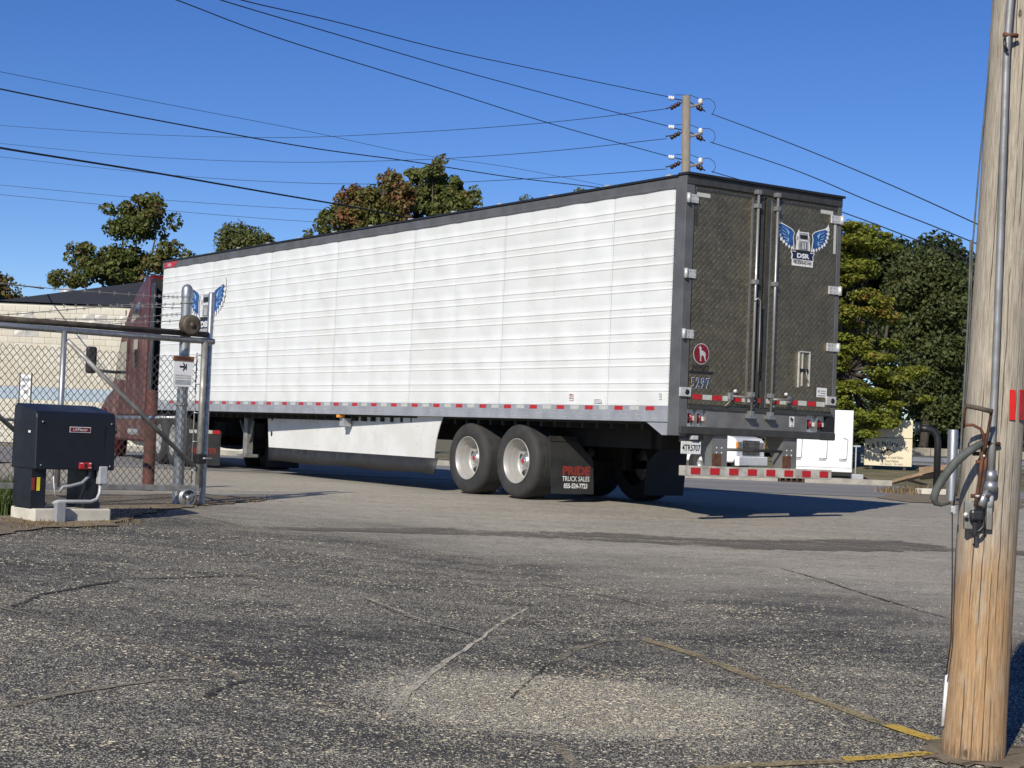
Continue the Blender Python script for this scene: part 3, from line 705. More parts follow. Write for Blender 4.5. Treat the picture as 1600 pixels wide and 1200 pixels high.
# wing logo: unit width 1, height .62
WING = [(370,290),(392,185),(408,235),(440,270),(530,310),(620,352),(668,410),(652,500),(662,600),(674,735),(640,690),(628,735),(600,668),(580,710),(556,640),(530,672),(512,610),(478,632),(470,580),(430,585),(436,530),(398,520),(412,470),(376,440),(396,405),(366,360),(384,330)]
BLUE = [(440,290),(530,325),(610,362),(655,412),(640,500),(648,600),(655,690),(632,640),(608,690),(590,632),(560,655),(545,602),(515,618),(502,560),(468,575),(468,520),(430,520),(446,470),(408,455),(432,415),(396,385),(430,360),(392,320)]
FEATH = [[(452,330),(520,380),(530,395),(470,352)],[(445,385),(515,430),(520,442),(458,405)],[(455,440),(525,480),(530,492),(470,462)],[(478,500),(540,530),(545,540),(492,520)],[(515,560),(560,570),(562,582),(526,578)],[(520,350),(580,420),(560,480),(548,430)],[(552,500),(575,560),(560,600),(548,540)],[(395,215),(418,262),(432,300),(404,262)]]
def U(pts, mir=False): return [((-1 if mir else 1)*(x-812)/900, (570-y)*.62/795) for x, y in pts]
def logo(parent, M_, sc, name='wing_logo'):
    Mx = M_ @ Matrix.Scale(sc, 4)
    e = 1/sc
    base = decal(name, [U(WING), U(WING, True), U([(690,720),(700,560),(690,500),(700,440),(735,340),(750,385),(880,385),(905,375),(910,440),(935,500),(925,560),(940,720)]), U([(606,735),(1018,735),(990,800),(1000,880),(960,860),(950,905),(664,905),(650,860),(620,880),(628,800)]), U([(634,870),(990,870),(990,985),(634,985)])], M['whitetext'], parent, Mx, .001*e)
    decal('wing_blue', [U(BLUE)], M['blue'], base, Mx, .003*e); decal('wing_blue', [U(BLUE, True)], M['blue'], base, Mx, .003*e)
    decal('wing_highlight', [U(f) for f in FEATH[:7]]+[U(f, True) for f in FEATH[:7]], M['sky_blue'], base, Mx, .005*e)
    decal('truck_grey', [U([(745,400),(885,400),(900,520),(740,520)]), U([(740,545),(900,545),(905,700),(735,700)]), U([(705,470),(728,470),(728,540),(705,540)]), U([(905,470),(928,470),(928,540),(905,540)])], M['grey'], base, Mx, .003*e)
    decal('truck_black', [U([(755,440),(885,440),(880,505),(760,505)]), U([(775,570),(870,570),(870,690),(775,690)]), U([(690,705),(940,705),(930,745),(700,745)])], M['blacktext'], base, Mx, .005*e)
    decal('truck_chrome', [U([(788,575),(802,575),(802,685),(788,685)]), U([(815,575),(829,575),(829,685),(815,685)]), U([(842,575),(856,575),(856,685),(842,685)]), U([(740,524),(900,524),(900,542),(740,542)])], M['whitetext'], base, Mx, .007*e)
    decal('banner', [U([(622,745),(1002,745),(975,800),(985,865),(640,865),(648,800)])], M['navy'], base, Mx, .003*e)
    text('DSR', .082, M['whitetext'], 'lettering', base, Mx @ Matrix.Translation((0, U([(812,808)])[0][1], .006*e)), sx=1.5, bold=.004)
    text('TRUCKING INC', .044, M['blacktext'], 'lettering', base, Mx @ Matrix.Translation((0, U([(812,930)])[0][1], .004*e)), sx=1.1, bold=.0015)
    return base
logo(TR, frame((13.95, 1.312, 3.06), (-1,0,0), (0,0,1), (0,1,0)), 1.80)
fl = decal('front_badge', [[(-16.05, 3.92), (-15.55, 3.92), (-15.40, 4.03), (-16.05, 4.03)]], M['redref'], TR, MS, .012)
text('Utility', .10, M['whitetext'], 'badge_lettering', fl, MS @ Matrix.Translation((-15.8, 3.975, .014)), sx=.8)

# rear frame
MB().prism([(1.17, .93), (1.305, .93), (1.305, 4.06), (1.17, 4.06)], .0, .20, None, 'X').build('corner_post', M['toprail'], TR, .006)
MB().prism([(-1.305, .95), (-1.235, .95), (-1.235, 4.06), (-1.305, 4.06)], .0, .20, None, 'X').build('corner_post', M['toprail'], TR, .006)
box(-.012, .19, -1.300, 1.300, 3.955, 4.062).build('header', M['darksteel'], TR, .004)
box(-.045, .15, -1.32, 1.32, 4.062, 4.092).build('rear_roof_trim', M['black'], TR, .003)
box(.0, .06, -1.234, 1.169, 3.925, 3.955).build('header_seal', M['under'], TR)
RF = frame((0, 0, 0), (0,-1,0), (0,0,1), (-1,0,0))                      # rear decal frame: u = -Y
def rear_door(ya, yb):
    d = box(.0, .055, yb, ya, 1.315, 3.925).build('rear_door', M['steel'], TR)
    for (a, b, c, e) in ((ya-.02, ya-.075, 1.33, 3.91), (yb+.075, yb+.02, 1.33, 3.91)):
        pass
    box(-.006, .0, yb+.01, ya-.01, 3.885, 3.915).build('door_edge', M['darksteel'], d)
    return d
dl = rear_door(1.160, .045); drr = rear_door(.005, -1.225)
box(-.014, -.001, .050, .105, 1.32, 3.9).build('edge_strip', M['darksteel'], dl); box(-.014, -.001, -.055, .0, 1.32, 3.9).build('edge_strip', M['darksteel'], drr)
box(-.010, -.001, .225, .255, 1.32, 3.9).build('edge_strip', M['sill'], dl); box(-.010, -.001, -.085, -.062, 1.32, 3.9).build('edge_strip', M['sill'], drr)
for d, yy in ((dl, .19), (drr, -.135)):
    rod = tube([(-.055, yy, 1.21), (-.055, yy, 3.99)], .017, 10).build('lock_rod', M['rod'], TR)
    for z in (1.24, 1.47, 2.86, 3.80, 3.97): box(-.078, -.001, yy-.034, yy+.034, z-.028, z+.028).build('rod_guide', M['rod'], rod, .006)
    box(-.09, .0, yy-.06, yy+.06, 1.175, 1.215).build('rod_keeper', M['galv'], rod, .006)
    for z in (1.34, 1.40): MB().lathe([(0, -.012), (.012, -.012), (.012, .0)], (-.02, yy-.07, z), 'X', 8).build('bolt', M['hinge'], rod)
hb = tube([(-.06, .215, 2.62), (-.085, .17, 2.66), (-.085, .13, 2.63), (-.085, .125, 2.1), (-.085, .13, 1.75)], .010, 6).build('pull_bar', M['rod'], dl)
for s_, d, y0 in ((1, dl, .19), (-1, drr, -.135)):
    h_ = tube([(-.09, y0, 1.425), (-.10, y0+s_*.12, 1.43), (-.095, y0+s_*.34, 1.435)], .014, 8).build('lock_handle', M['galvd'], d)
    box(-.05, -.001, y0+s_*.32-.03, y0+s_*.32+.03, 1.39, 1.48).build('handle_catch', M['galv'], h_, .006)
    MB().lathe([(0, -.035), (.022, -.03), (.022, 0)], (-.03, y0+s_*.26, 1.50), 'X', 10).build('handle_hook', M['hinge'], h_)
    tube([(-.03, y0+s_*.30, 1.40), (-.05, y0+s_*.36, 1.36), (-.04, y0+s_*.42, 1.31)], .008, 6).build('chain', M['galvd'], h_)
for side, zs in ((1, (3.78, 2.875, 2.15)), (-1, (3.78, 2.87, 2.14))):
    for z in zs:
        ya, yb = (1.315, 1.08) if side > 0 else (-1.06, -1.335)
        hg = box(-.022, -.001, min(ya, yb)+.04, max(ya, yb)-.04, z-.052, z+.052).build('hinge', M['hinge'], TR, .005)
        yk = (1.285 if side > 0 else -1.29)
        tube([(-.025, yk, z-.058), (-.025, yk, z+.058)], .024, 10).build('hinge_knuckle', M['hinge'], hg)
        for u in (0, 1):
            for v in (-.028, .028):
                yy = (1.21-.07*u) if side > 0 else (-1.13-.06*u)
                rivet_b = MB(); rivet(rivet_b, -.0225, yy, z+v, .011, 'X'); rivet_b.build('bolt', M['galv'], hg)
for yk, nm in ((1.225, 1), (-1.20, -1)):
    hg = box(-.030, -.001, yk-.085, yk+.085, 1.40, 1.51).build('hinge', M['hinge'], TR, .005)
    MB().lathe([(0, -.034), (.033, -.034), (.035, -.005)], (0, yk-.02, 1.455), 'X', 14).build('rubber_bumper', M['black'], hg)
for (u0, u1, z0, z1) in ((-1.14, -.93, 3.815, 3.865), (.92, 1.14, 3.835, 3.885)):
    decal('door_plate', [[(u0, z0), (u1, z0), (u1, z1), (u0, z1)]], M['whiteref'], TR, RF, .004)
decal('door_plate', [rect(1.185, 3.55, .045, .42)], M['whiteref'], TR, RF, .004)
decal('door_plate', [rect(-1.135, 3.62, .04, .32)], M['darksteel'], TR, RF, .004)
# door tape
ys = [(-1.05+.155*k) for k in range(14)]
for k, u in enumerate([-1.02+i*.158 for i in range(14)]):
    if abs(u+.19) < .10 or abs(u-.06) < .09 and False: pass
    if u > 1.08: break
    box(-.004, -.001, -u-.072, -u+.072, 1.375, 1.435).build('red_tape' if k % 2 == 0 else 'white_tape', M['redref'] if k % 2 == 0 else M['whiteref'], dl if u < -.05 else drr)
# maker's roundel, lettering, number
em = decal('maker_roundel', [disc(-.985, 1.925, .128)], M['hinge'], dl, RF, .005)
decal('roundel_field', [disc(-.985, 1.925, .117)], mk('maroon_enamel', (.19,.012,.02), None, 9, .25), em, RF, .008)
dog = [(-.052,.075),(-.03,.088),(-.022,.10),(-.015,.088),(.0,.07),(-.005,.045),(.03,.035),(.055,.02),(.07,-.01),(.062,-.03),(.07,-.06),(.08,-.085),(.06,-.085),(.05,-.055),(.035,-.025),(.005,-.015),(-.002,-.05),(-.002,-.09),(-.02,-.09),(-.022,-.04),(-.026,.0),(-.03,.04),(-.035,.06)]
decal('roundel_dog', [[(-.985+a, 1.925+b) for a, b in dog]], M['hinge'], em, RF, .010)
decal('model_plate', [rect(-.97, 1.700, .37, .035)], M['blacktext'], dl, RF, .005)
text('EVEREST', .085, M['blacktext'], 'model_lettering', dl, RF @ Matrix.Translation((-.985, 1.752, .005)), sx=.85, bold=.001)
for i, c in enumerate('5297'):
    o1 = text(c, .175, M['whitetext'], 'number_outline', dl, RF @ Matrix.Translation((-1.10+i*.078, 1.565, .004)), sx=.72, bold=.0045)
    text(c, .175, M['blacktext'] if i == 0 else M['blue'], 'number', o1, RF @ Matrix.Translation((-1.10+i*.078, 1.565, .007)), sx=.72, bold=0)
logo(TR, frame((0, -.63, 3.43), (0,-1,0), (0,0,1), (-1,0,0)) @ Matrix.Translation((0,0,.004)), .93)
# document holder
for (ua, ub, za, zb) in ((.615, .63, 1.60, 2.06), (.68, .69, 1.62, 2.03), (.80, .815, 1.62, 2.05), (.615, .815, 2.045, 2.06)):
    box(-.022, -.001, -ub, -ua, za, zb).build('document_holder_bar', M['hinge'], drr)
tube([(-.02, -.73, 1.84), (-.02, -.80, 1.66)], .005, 5).build('holder_strut', M['hinge'], drr)
box(-.024, -.001, -.78, -.66, 1.80, 1.84).build('holder_latch', M['black'], drr)
decal('door_sticker', [rect(1.045, 1.555, .18, .12)], M['whitetext'], drr, RF, .004)
decal('sticker_print', [disc(.99, 1.57, .018, 10), rect(1.07, 1.575, .09, .012), rect(1.07, 1.545, .09, .012), rect(1.045, 1.515, .14, .012)], M['grey'], drr, RF, .006)
# sill with recessed lamps
box(-.02, .19, -1.234, 1.169, 1.255, 1.300).build('threshold', M['darksteel'], TR, .006)
sil = box(.0, .03, -.80, .86, 1.045, 1.255).build('rear_sill', M['sill'], TR)
box(-.03, .25, -1.29, 1.29, .955, 1.045).build('sill_flange', M['darksteel'], sil, .01)
for (ya, yb, lamps) in ((1.169, .86, (1.085, .945)), (-.80, -1.234, (-.90, -1.075))):
    rc = box(.10, .115, min(ya, yb), max(ya, yb), 1.045, 1.255).build('lamp_recess', M['alu'], TR)
    for yy in (max(ya, yb)-.003, (lamps[0]+lamps[1])/2, min(ya, yb)+.003): box(.0, .10, yy-.004, yy+.004, 1.046, 1.254).build('divider', M['alu'], rc)
    for yy in lamps:
        lp = MB().lathe([(0, .045), (.045, .05), (.058, .065), (.060, .099)], (0, yy, 1.15), 'X', 20).build('tail_lamp', M['redlens'], TR)
        MB().lathe([(.060, .085), (.070, .085), (.070, .099)], (0, yy, 1.15), 'X', 20).build('lamp_grommet', M['black'], lp)
box(-.005, .09, -1.285, -1.16, 1.06, 1.25).build('dark_lamp_housing', M['black'], TR)
st = decal('warning_sticker', [rect(.545, 1.165, .085, .13)], M['whitetext'], TR, RF, .003)
decal('sticker_print', [[(.515,1.21),(.53,1.14),(.545,1.21),(.56,1.13),(.57,1.2),(.55,1.16),(.535,1.225)], rect(.55, 1.115, .03, .012)], M['blacktext'], st, RF, .005)
# underride guard
for yy, rs in ((.62, 1), (-.54, -1)):
    sp = MB().prism([(.02, .97), (.34, .97), (.12, .50), (.02, .50)], yy-.12, yy-.108, None, 'Y').prism([(.02, .97), (.34, .97), (.12, .50), (.02, .50)], yy+.108, yy+.12, None, 'Y').box(.012, .022, yy-.12, yy+.12, .50, .97).build('guard_upright', M['sill'], TR)
    box(.005, .011, yy-.02, yy+.12, .50, .73).build('rusty_lower_plate', M['rust'], sp)
    for dz in (.74, .80):
        for dy in (-.03, .05):
            b = MB(); rivet(b, .010, yy+dy, dz, .016, 'X'); b.build('bolt', M['hinge'], sp)
M['bumper'] = mk('grimy_white_bumper', (.50,.48,.43), (.27,.25,.21), 5, .6, bump=.1, bs=20)
bp = box(-.03, .08, -1.245, 1.20, .455, .575).build('underride_bumper', M['bumper'], TR, .006)
for k in range(8): box(-.0345, -.031, 1.03-k*.305-.075, 1.03-k*.305+.075, .475, .555).build('red_tape', M['redref'], bp)
tube([(.03, .52, .785), (.03, -.42, .785)], .018, 8).build('guard_crossbar', M['darksteel'], TR)
# licence plate
lp = box(.03, .04, .905, 1.215, .715, .865).build('licence_plate', M['whitetext'], TR, .004)
RP = frame((.029, 0, 0), (0,-1,0), (0,0,1), (-1,0,0))
text('4TR5707', .105, M['blacktext'], 'plate_lettering', lp, RP @ Matrix.Translation((-1.06, .785, .002)), sx=.72, bold=.002)
box(.04, .07, .86, 1.22, .86, .97).build('plate_bracket', M['darksteel'], TR)
box(-.01, .05, .98, 1.09, .885, .945).build('plate_lamp', M['hinge'], TR, .012)
# running gear
sl_ = box(1.2, 7.2, -.55, -.42, .75, 1.09).box(1.2, 7.2, .42, .55, .75, 1.09).box(1.3, 1.42, -.55, .55, .75, 1.0).box(5.6, 5.75, -.55, .55, .75, 1.0).build('slider_frame', M['under'], TR)
box(.3, L-.2, -1.24, 1.19, 1.06, 1.118).build('underfloor', M['under'], TR)
xm = MB()
for k in range(50): xm.box(.5+k*.31, .5+k*.31+.05, -1.2, 1.18, .99, 1.06)
xm.build('crossmembers', M['under'], TR)['kind'] = 'stuff'
def wheel(x, side):
    yo = 1.25*side; s_ = side
    def Y(v): return yo-s_*v
    prof = [(.305, .035), (.33, .012), (.37, .0), (.44, .002), (.475, .015), (.497, .04), (.508, .07), (.510, .09)]
    for g_ in (.135, .20, .265, .33): prof += [(.511, g_-.006), (.504, g_-.005), (.504, g_+.005), (.511, g_+.006)]
    prof += [(.508, .38), (.49, .41), (.44, .43), (.30, .42)]
    pa, pc = prof[:8], prof[24:]; pb_ = prof[7:25]
    ty = MB().lathe([(r, Y(h)) for r, h in pa], (x, 0, .508), 'Y', 64).lathe([(r, Y(h)) for r, h in pb_], (x, 0, .508), 'Y', 64, False).lathe([(r, Y(h)) for r, h in pc], (x, 0, .508), 'Y', 64).build('tyre', M['rubber'], TR)
    ri = MB().lathe([(r, Y(h)) for r, h in [(.306, .03), (.312, .016), (.306, .008), (.298, .014), (.292, .04), (.276, .055), (.273, .10), (.262, .125), (.256, .14), (.252, .20), (.238, .225), (.205, .232), (.16, .236), (.118, .234)]], (x, 0, .508), 'Y', 40).build('rim', M['rim'], ty)
    MB().lathe([(r, Y(h)) for r, h in [(.118, .234), (.118, .19), (.095, .175), (.088, .14), (.06, .125), (0, .125)]], (x, 0, .508), 'Y', 20).build('hub', M['alu'], ty)
    ho = MB()
    for k in range(5):
        a = 2*PI*k/5+.3; ho.lathe([(0, Y(.226)), (.040, Y(.226))], (x+.205*math.cos(a), 0, .508+.205*math.sin(a)), 'Y', 12)
    ho.build('hand_holes', M['under'], ty)['kind'] = 'stuff'
    nu = MB()
    for k in range(10):
        a = 2*PI*k/10; nu.lathe([(0, Y(.205)), (.015, Y(.205)), (.015, Y(.234))], (x+.145*math.cos(a), 0, .508+.145*math.sin(a)), 'Y', 6)
    nu.build('lug_nuts', M['galvd'], ty)['kind'] = 'stuff'
    MB().lathe([(0, Y(.116)), (.03, Y(.118)), (.035, Y(.125))], (x, 0, .508), 'Y', 12).build('hub_cap', M['redlens'], ty)
    return ty
for x in (3.48, 4.72):
    wheel(x, 1); wheel(x, -1)
    tube([(x, -1.0, .508), (x, 1.0, .508)], .065, 10).build('axle', M['under'], TR)
    for s_ in (-1, 1): box(x-.3, x+.3, s_*.48-.08, s_*.48+.08, .42, .78).build('suspension', M['under'], TR, .03)
def mud_flap(yc, side, words):
    pl = [(yc+side*.40, .84), (yc-side*.02, .84), (yc-side*.33, .56), (yc-side*.36, .10), (yc+side*.34, .10)]
    f = MB().prism(pl, 2.75, 2.762, None, 'X').build('mud_flap', M['flap'], TR)
    box(2.74, 2.775, min(yc+side*.41, yc-side*.03), max(yc+side*.41, yc-side*.03), .80, .87).build('flap_bracket', M['under'], f)
    if words:
        MF = frame((2.749, 0, 0), (0,-1,0), (0,0,1), (-1,0,0)); cy = -(yc-side*.05)
        text('PRIDE', .158, M['redtext'], 'lettering', f, MF @ Matrix.Translation((cy, .405, .002)), sx=1.12, bold=.008)
        text('TRUCK SALES', .093, M['whitetext'], 'lettering', f, MF @ Matrix.Translation((cy, .30, .002)), sx=.80, bold=.001)
        text('855-524-7723', .088, M['whitetext'], 'lettering', f, MF @ Matrix.Translation((cy, .205, .002)), sx=.80, bold=.003)
    return f
mud_flap(.80, 1, True); mud_flap(-.80, -1, False)
# side skirt, toed in towards the front, in three sheets with a rubber hem
def sk(t): return Vector((5.42+t*6.6, 1.235-.37*t, 0))
def skirt_sheet(t0, t1, rear_curve=False):
    a, b = sk(t0), sk(t1); d = (b-a).normalized(); nn = Vector((-d.y, d.x, 0)); 
    if nn.y < 0: nn = -nn
    nz_ = 10; pl = []
    ztop, zbot = 1.085, .465
    left = []
    for i in range(nz_+1):
        v = i/nz_; z = ztop+(zbot-ztop)*v
        off = .36*(1-(1-v)**2.0)**1.0*.62 if rear_curve else 0
        left.append((off+.003, z))
    Ln = (b-a).length
    slope = .06 if t1 > .9 else 0
    poly = left+[(Ln-.003-slope*2, zbot), (Ln-.003, ztop)]
    vs = [a+d*u+Vector((0, 0, z))+nn*h for h in (0, -.012) for u, z in poly]; k = len(poly)
    return MB().add(vs, [tuple(range(k)), tuple(range(k, 2*k))[::-1]]+[(i, (i+1)%k, k+(i+1)%k, k+i) for i in range(k)]).build('side_skirt', M['skirt'], TR)
for t0, t1, rc in ((0, .33, True), (.33, .655, False), (.655, 1, False)): skirt_sheet(t0, t1, rc)
a, b = sk(.02), sk(.985); d = (b-a).normalized(); nn = Vector((-d.y, d.x, 0))
a2 = a+Vector((0, 0, 0)); hm = MB(); vs = []; K = 14
for i in range(K+1):
    q = a.lerp(b, i/K)+Vector((-.02, 0, 0)); zb = .235+.012*math.sin(i*1.1)+(.0 if i else .0)
    out = .018*math.sin(i*.9)+(.06 if i == 0 else 0)
    vs += [q+nn*.004+Vector((0,0,.475)), q+nn*(.004+out)+Vector((0,0,zb))]
hm.add(vs, [(2*i, 2*i+1, 2*i+3, 2*i+2) for i in range(K)], True); o = hm.build('skirt_hem', M['flap'], TR); o.modifiers.new('th', 'SOLIDIFY').thickness = .012
skr = MB()
for t in (.335, .66, .12):
    q = sk(t)
    for k in range(4): p = q+nn*.003+d*(.05 if t != .12 else 0)+Vector((0,0,.55+k*.13)); skr.add([p+d*-.008, p+Vector((0,0,-.008)), p+d*.008, p+Vector((0,0,.008)), p+nn*.006], [(0,1,4), (1,2,4), (2,3,4), (3,0,4)])
skr.build('skirt_bolts', M['galvd'], TR)
for zz, hh in ((.72, .05), (.985, .03)): 
    q = sk(.965); MB().add([q+nn*.004+d*(.04*math.cos(a_))+Vector((0,0,zz+hh*math.sin(a_))) for a_ in [2*PI*i/12 for i in range(12)]], [tuple(range(12))]).build('skirt_hole', M['under'], TR)
q = sk(.47); ml = box(q.x-.05, q.x+.05, 1.2, 1.315, 1.035, 1.085).build('side_marker', M['orange'], TR, .01)
box(q.x-.07, q.x+.07, 1.1, 1.235, .90, 1.03).build('marker_bracket', M['rail'], TR)
# landing gear
for s_ in (1, -1):
    lg = box(12.95, 13.10, s_*.75-.07, s_*.75+.07, .32, 1.06).build('landing_leg', M['galvd'], TR, .01)
    box(12.85, 13.20, s_*.75-.14, s_*.75+.14, .26, .32).build('foot', M['galvd'], lg, .01)
    tube([(13.0, s_*.75, .48), (12.75, s_*.78, .95)], .028, 8).build('brace', M['galvd'], lg); tube([(13.0, s_*.75, .48), (13.32, s_*.78, .95)], .028, 8).build('brace', M['galvd'], lg)
box(16.16, 16.6, -.9, .9, 2.3, 3.85).build('refrigeration_unit', M['white'], TR, .05)
# ------------------------------------------------------------------ tractor unit
HT = R_(113.5); hd = Vector((math.cos(HT), math.sin(HT), 0)); lf_ = Vector((-hd.y, hd.x, 0))
ORG = Vector((-7.66, 34.75, 0))-lf_*1.22                       # ground point under the middle of the sleeper's back wall
TC = empty('tractor_unit', ORG, HT); tag(TC, 'dark red sleeper cab tractor at the front of the trailer, behind the gate', 'truck')
cabp = [(0, .95), (0, 3.86), (.08, 3.95), (.6, 3.93), (1.5, 3.68), (2.2, 3.38), (2.7, 3.08), (3.15, 2.74), (3.75, 1.92), (3.95, 1.60), (3.95, .55), (3.2, .45), (3.2, .95)]
cab = MB().prism(cabp, -1.22, 1.22).build('cab', M['tractor'], TC, .09, 3)
MB().prism([(-.55, .42), (3.2, .42), (3.2, .95), (-.55, .95)], -1.24, 1.24).build('side_fairing', M['tractor'], TC, .05)
hood = MB(); hs = [(3.85, .60, 1.95, 1.21), (4.5, .60, 1.80, 1.23), (5.3, .60, 1.66, 1.23), (5.9, .60, 1.46, 1.18), (6.15, .62, 1.1, 1.08)]
vs = []
for x, z0, z1, wv in hs:
    for a_ in range(9): t = PI*a_/8; vs.append((x, -wv*math.copysign(abs(math.cos(t))**.45, math.cos(t)), z0+(z1-z0)*math.sin(t)**.55))
hood.add(vs, [(i*9+j, i*9+j+1, (i+1)*9+j+1, (i+1)*9+j) for i in range(4) for j in range(8)]+[tuple(36+j for j in range(9))], True); hood.build('hood', M['tractor'], TC)
for s_ in (1, -1):
    MB().lathe([(.40, s_*.72), (.62, s_*.74), (.66, s_*.95), (.62, s_*1.22), (.54, s_*1.24)], (4.95, 0, .52), 'Y', 28).build('fender', M['tractor'], TC)
    tw = MB().lathe([(.28, s_*.95), (.30, s_*1.18), (.40, s_*1.20), (.48, s_*1.18), (.51, s_*1.13), (.51, s_*.92), (.28, s_*.90)], (4.95, 0, .51), 'Y', 28).build('wheel', M['rubber'], TC)
    MB().lathe([(.28, s_*1.19), (.24, s_*1.20), (.2, s_*1.16), (.12, s_*1.2), (0, s_*1.22)], (4.95, 0, .51), 'Y', 24).build('rim', M['rim'], tw)
    for x in (-1.35, -2.65):
        tw = MB().lathe([(.28, s_*.62), (.30, s_*1.18), (.40, s_*1.20), (.48, s_*1.18), (.51, s_*1.13), (.51, s_*.68), (.28, s_*.62)], (x, 0, .51), 'Y', 28).build('wheel', M['rubber'], TC)
        MB().lathe([(.30, s_*1.18), (.26, s_*1.19), (.25, s_*1.08), (.15, s_*1.06), (.12, s_*1.15), (0, s_*1.16)], (x, 0, .51), 'Y', 24).build('rim', M['rim'], tw)
    wp = [(1.05, 3.10), (1.05, 3.45), (1.55, 3.36), (1.95, 3.12), (1.95, 3.02)]
    MB().prism(wp, s_*1.215, s_*1.226).build('sleeper_window', M['glass'], TC)
    MB().prism([(1.1, 2.0), (1.1, 2.62), (1.55, 2.62), (1.55, 2.0)], s_*1.215, s_*1.226).build('sleeper_vent_window', M['glass'], TC)
    MB().prism([(2.35, 1.75), (2.35, 2.62), (3.05, 2.62), (3.45, 2.15), (3.5, 1.80)], s_*1.215, s_*1.226).build('door_window', M['glass'], TC)
    MB().prism([(2.15, .98), (2.17, .98), (2.17, 2.75), (2.15, 2.75)], s_*1.217, s_*1.228).build('door_seam', M['black'], TC)
    mr = tube([(3.55, s_*1.2, 1.95), (3.75, s_*1.5, 1.97), (3.8, s_*1.72, 2.0)], .035, 8).build('mirror', M['black'], TC)
    box(3.70, 3.86, s_*1.76-.12, s_*1.76+.12, 1.90, 2.52).build('mirror_head', M['black'], mr, .06, 3)
    MB().lathe([(0, .0), (.28, .02), (.30, .06), (.30, 1.2), (.28, 1.24), (0, 1.26)], (.5, s_*.95, .62), 'X', 20).build('fuel_tank', M['alu'], TC)
box(-.03, -.004, -1.20, 1.20, 1.0, 3.85).build('sleeper_back', M['under'], TC)
for s_ in (1, -1): box(-.42, -.02, s_*1.19-.015, s_*1.19+.015, 1.1, 3.75).build('side_extender', M['black'], TC)
MB().prism([(3.18, 2.70), (3.20, 2.76), (3.80, 1.94), (3.77, 1.90)], -1.08, 1.08).build('windscreen', M['glass'], TC)
box(-3.4, 3.2, -.45, -.33, .62, .90).box(-3.4, 3.2, .33, .45, .62, .90).build('chassis_rails', M['under'], TC)
box(-2.6, -1.4, -.45, .45, .92, 1.08).build('fifth_wheel', M['under'], TC)
tube([(-.16, -.8, .9), (-.16, -.8, 3.6)], .06, 10).build('exhaust_stack', M['alu'], TC)
for s_ in (1, -1):
    fp = box(-3.62, -3.60, s_*.78-.32, s_*.78+.32, .06, .66).build('mud_flap', M['flap'], TC)
    for k in range(4): box(-3.626, -3.622, s_*.78-.30+k*.15, s_*.78-.30+k*.15+.147, .665, .73).build('tape', M['redref'] if k % 2 == 0 else M['whiteref'], fp)
    box(-3.621, -3.599, s_*.78-.33, s_*.78+.33, .66, .74).build('flap_hanger', M['under'], fp)
    text('HUNTER', .15, M['redtext'], 'lettering', fp, frame((-3.622, s_*.78, .33), (0,-1,0), (0,0,1), (-1,0,0)) @ Matrix.Translation((0,0,.003)), sx=.85, bold=.004)
    text('TRUCK SALES', .05, M['redtext'], 'lettering', fp, frame((-3.622, s_*.78, .22), (0,-1,0), (0,0,1), (-1,0,0)) @ Matrix.Translation((0,0,.003)), sx=.8)

# ------------------------------------------------------------------ sliding gate
GA, GB_ = P(0, 650, 17.5), P(330, 660, 19.18); gd = Vector((GB_.x-GA.x, GB_.y-GA.y, 0)).normalized(); GRZ = math.atan2(gd.y, gd.x)
def GP(px, py, off=0.0):
    d = FWD+RIGHT*((px-800)/FPX)+DOWN*((py-600)/FPX); n = Vector((-gd.y, gd.x, 0)); o = Vector((GA.x, GA.y, 0))+n*off
    k = (o-CAM).dot(n)/d.dot(n); q = CAM+d*k; return Vector(((q-o).dot(gd), off, q.z))
GT = empty('sliding_gate', (GA.x, GA.y, 0), GRZ); tag(GT, 'galvanised chain link sliding gate with pipe frame at the left', 'gate')
x_l = -1.6
def gl(p, q, off=0): return [GP(*p, off), GP(*q, off)]
e1 = GP(334, 534); a1 = GP(0, 508); sl1 = (e1.z-a1.z)/(e1.x-a1.x)
ztop = a1.z; tube([(x_l, 0, a1.z-sl1*(a1.x-x_l)), (e1.x, 0, e1.z)], .034, 12).build('top_rail', M['galv'], GT)
a2_, e2 = GP(0, 498, .09), GP(322, 523, .09); s2 = (e2.z-a2_.z)/(e2.x-a2_.x)
tube([(x_l, .09, a2_.z-s2*(a2_.x-x_l)), (e2.x, .09, e2.z)], .034, 12).build('top_track', M['rusty'], GT)
a3, e3 = GP(0, 759), GP(308, 762); zb = (a3.z+e3.z)/2
MB().box(x_l, e3.x+.02, -.035, .035, zb-.035, zb+.03).build('bottom_rail', M['galvd'], GT, .006)
ep, eq = GP(320, 534), GP(306, 760)
tube([(ep.x, 0, ep.z), (ep.x, 0, zb)], .037, 12).build('end_post', M['galvd'], GT)
pm = GP(100, 520); tube([(pm.x, -.01, GP(100,517).z), (pm.x, -.01, zb)], .031, 12).build('middle_post', M['galv'], GT)
bq = GP(300, 728); tube([(pm.x+.03, -.03, GP(104, 532).z), (bq.x, -.03, bq.z)], .026, 10).build('diagonal_brace', M['galvd'], GT)
bl_ = GP(35, 690); bt = GP(-10, 640); tube([(bt.x-1.2, -.03, bt.z+.9), (bl_.x+.2, -.03, bl_.z-.12)], .026, 10).build('diagonal_brace', M['galvd'], GT)
tube([(x_l, .02, GP(0, 655).z), (pm.x, .02, GP(0, 655).z)], .016, 8).build('tension_bar', M['galvd'], GT)
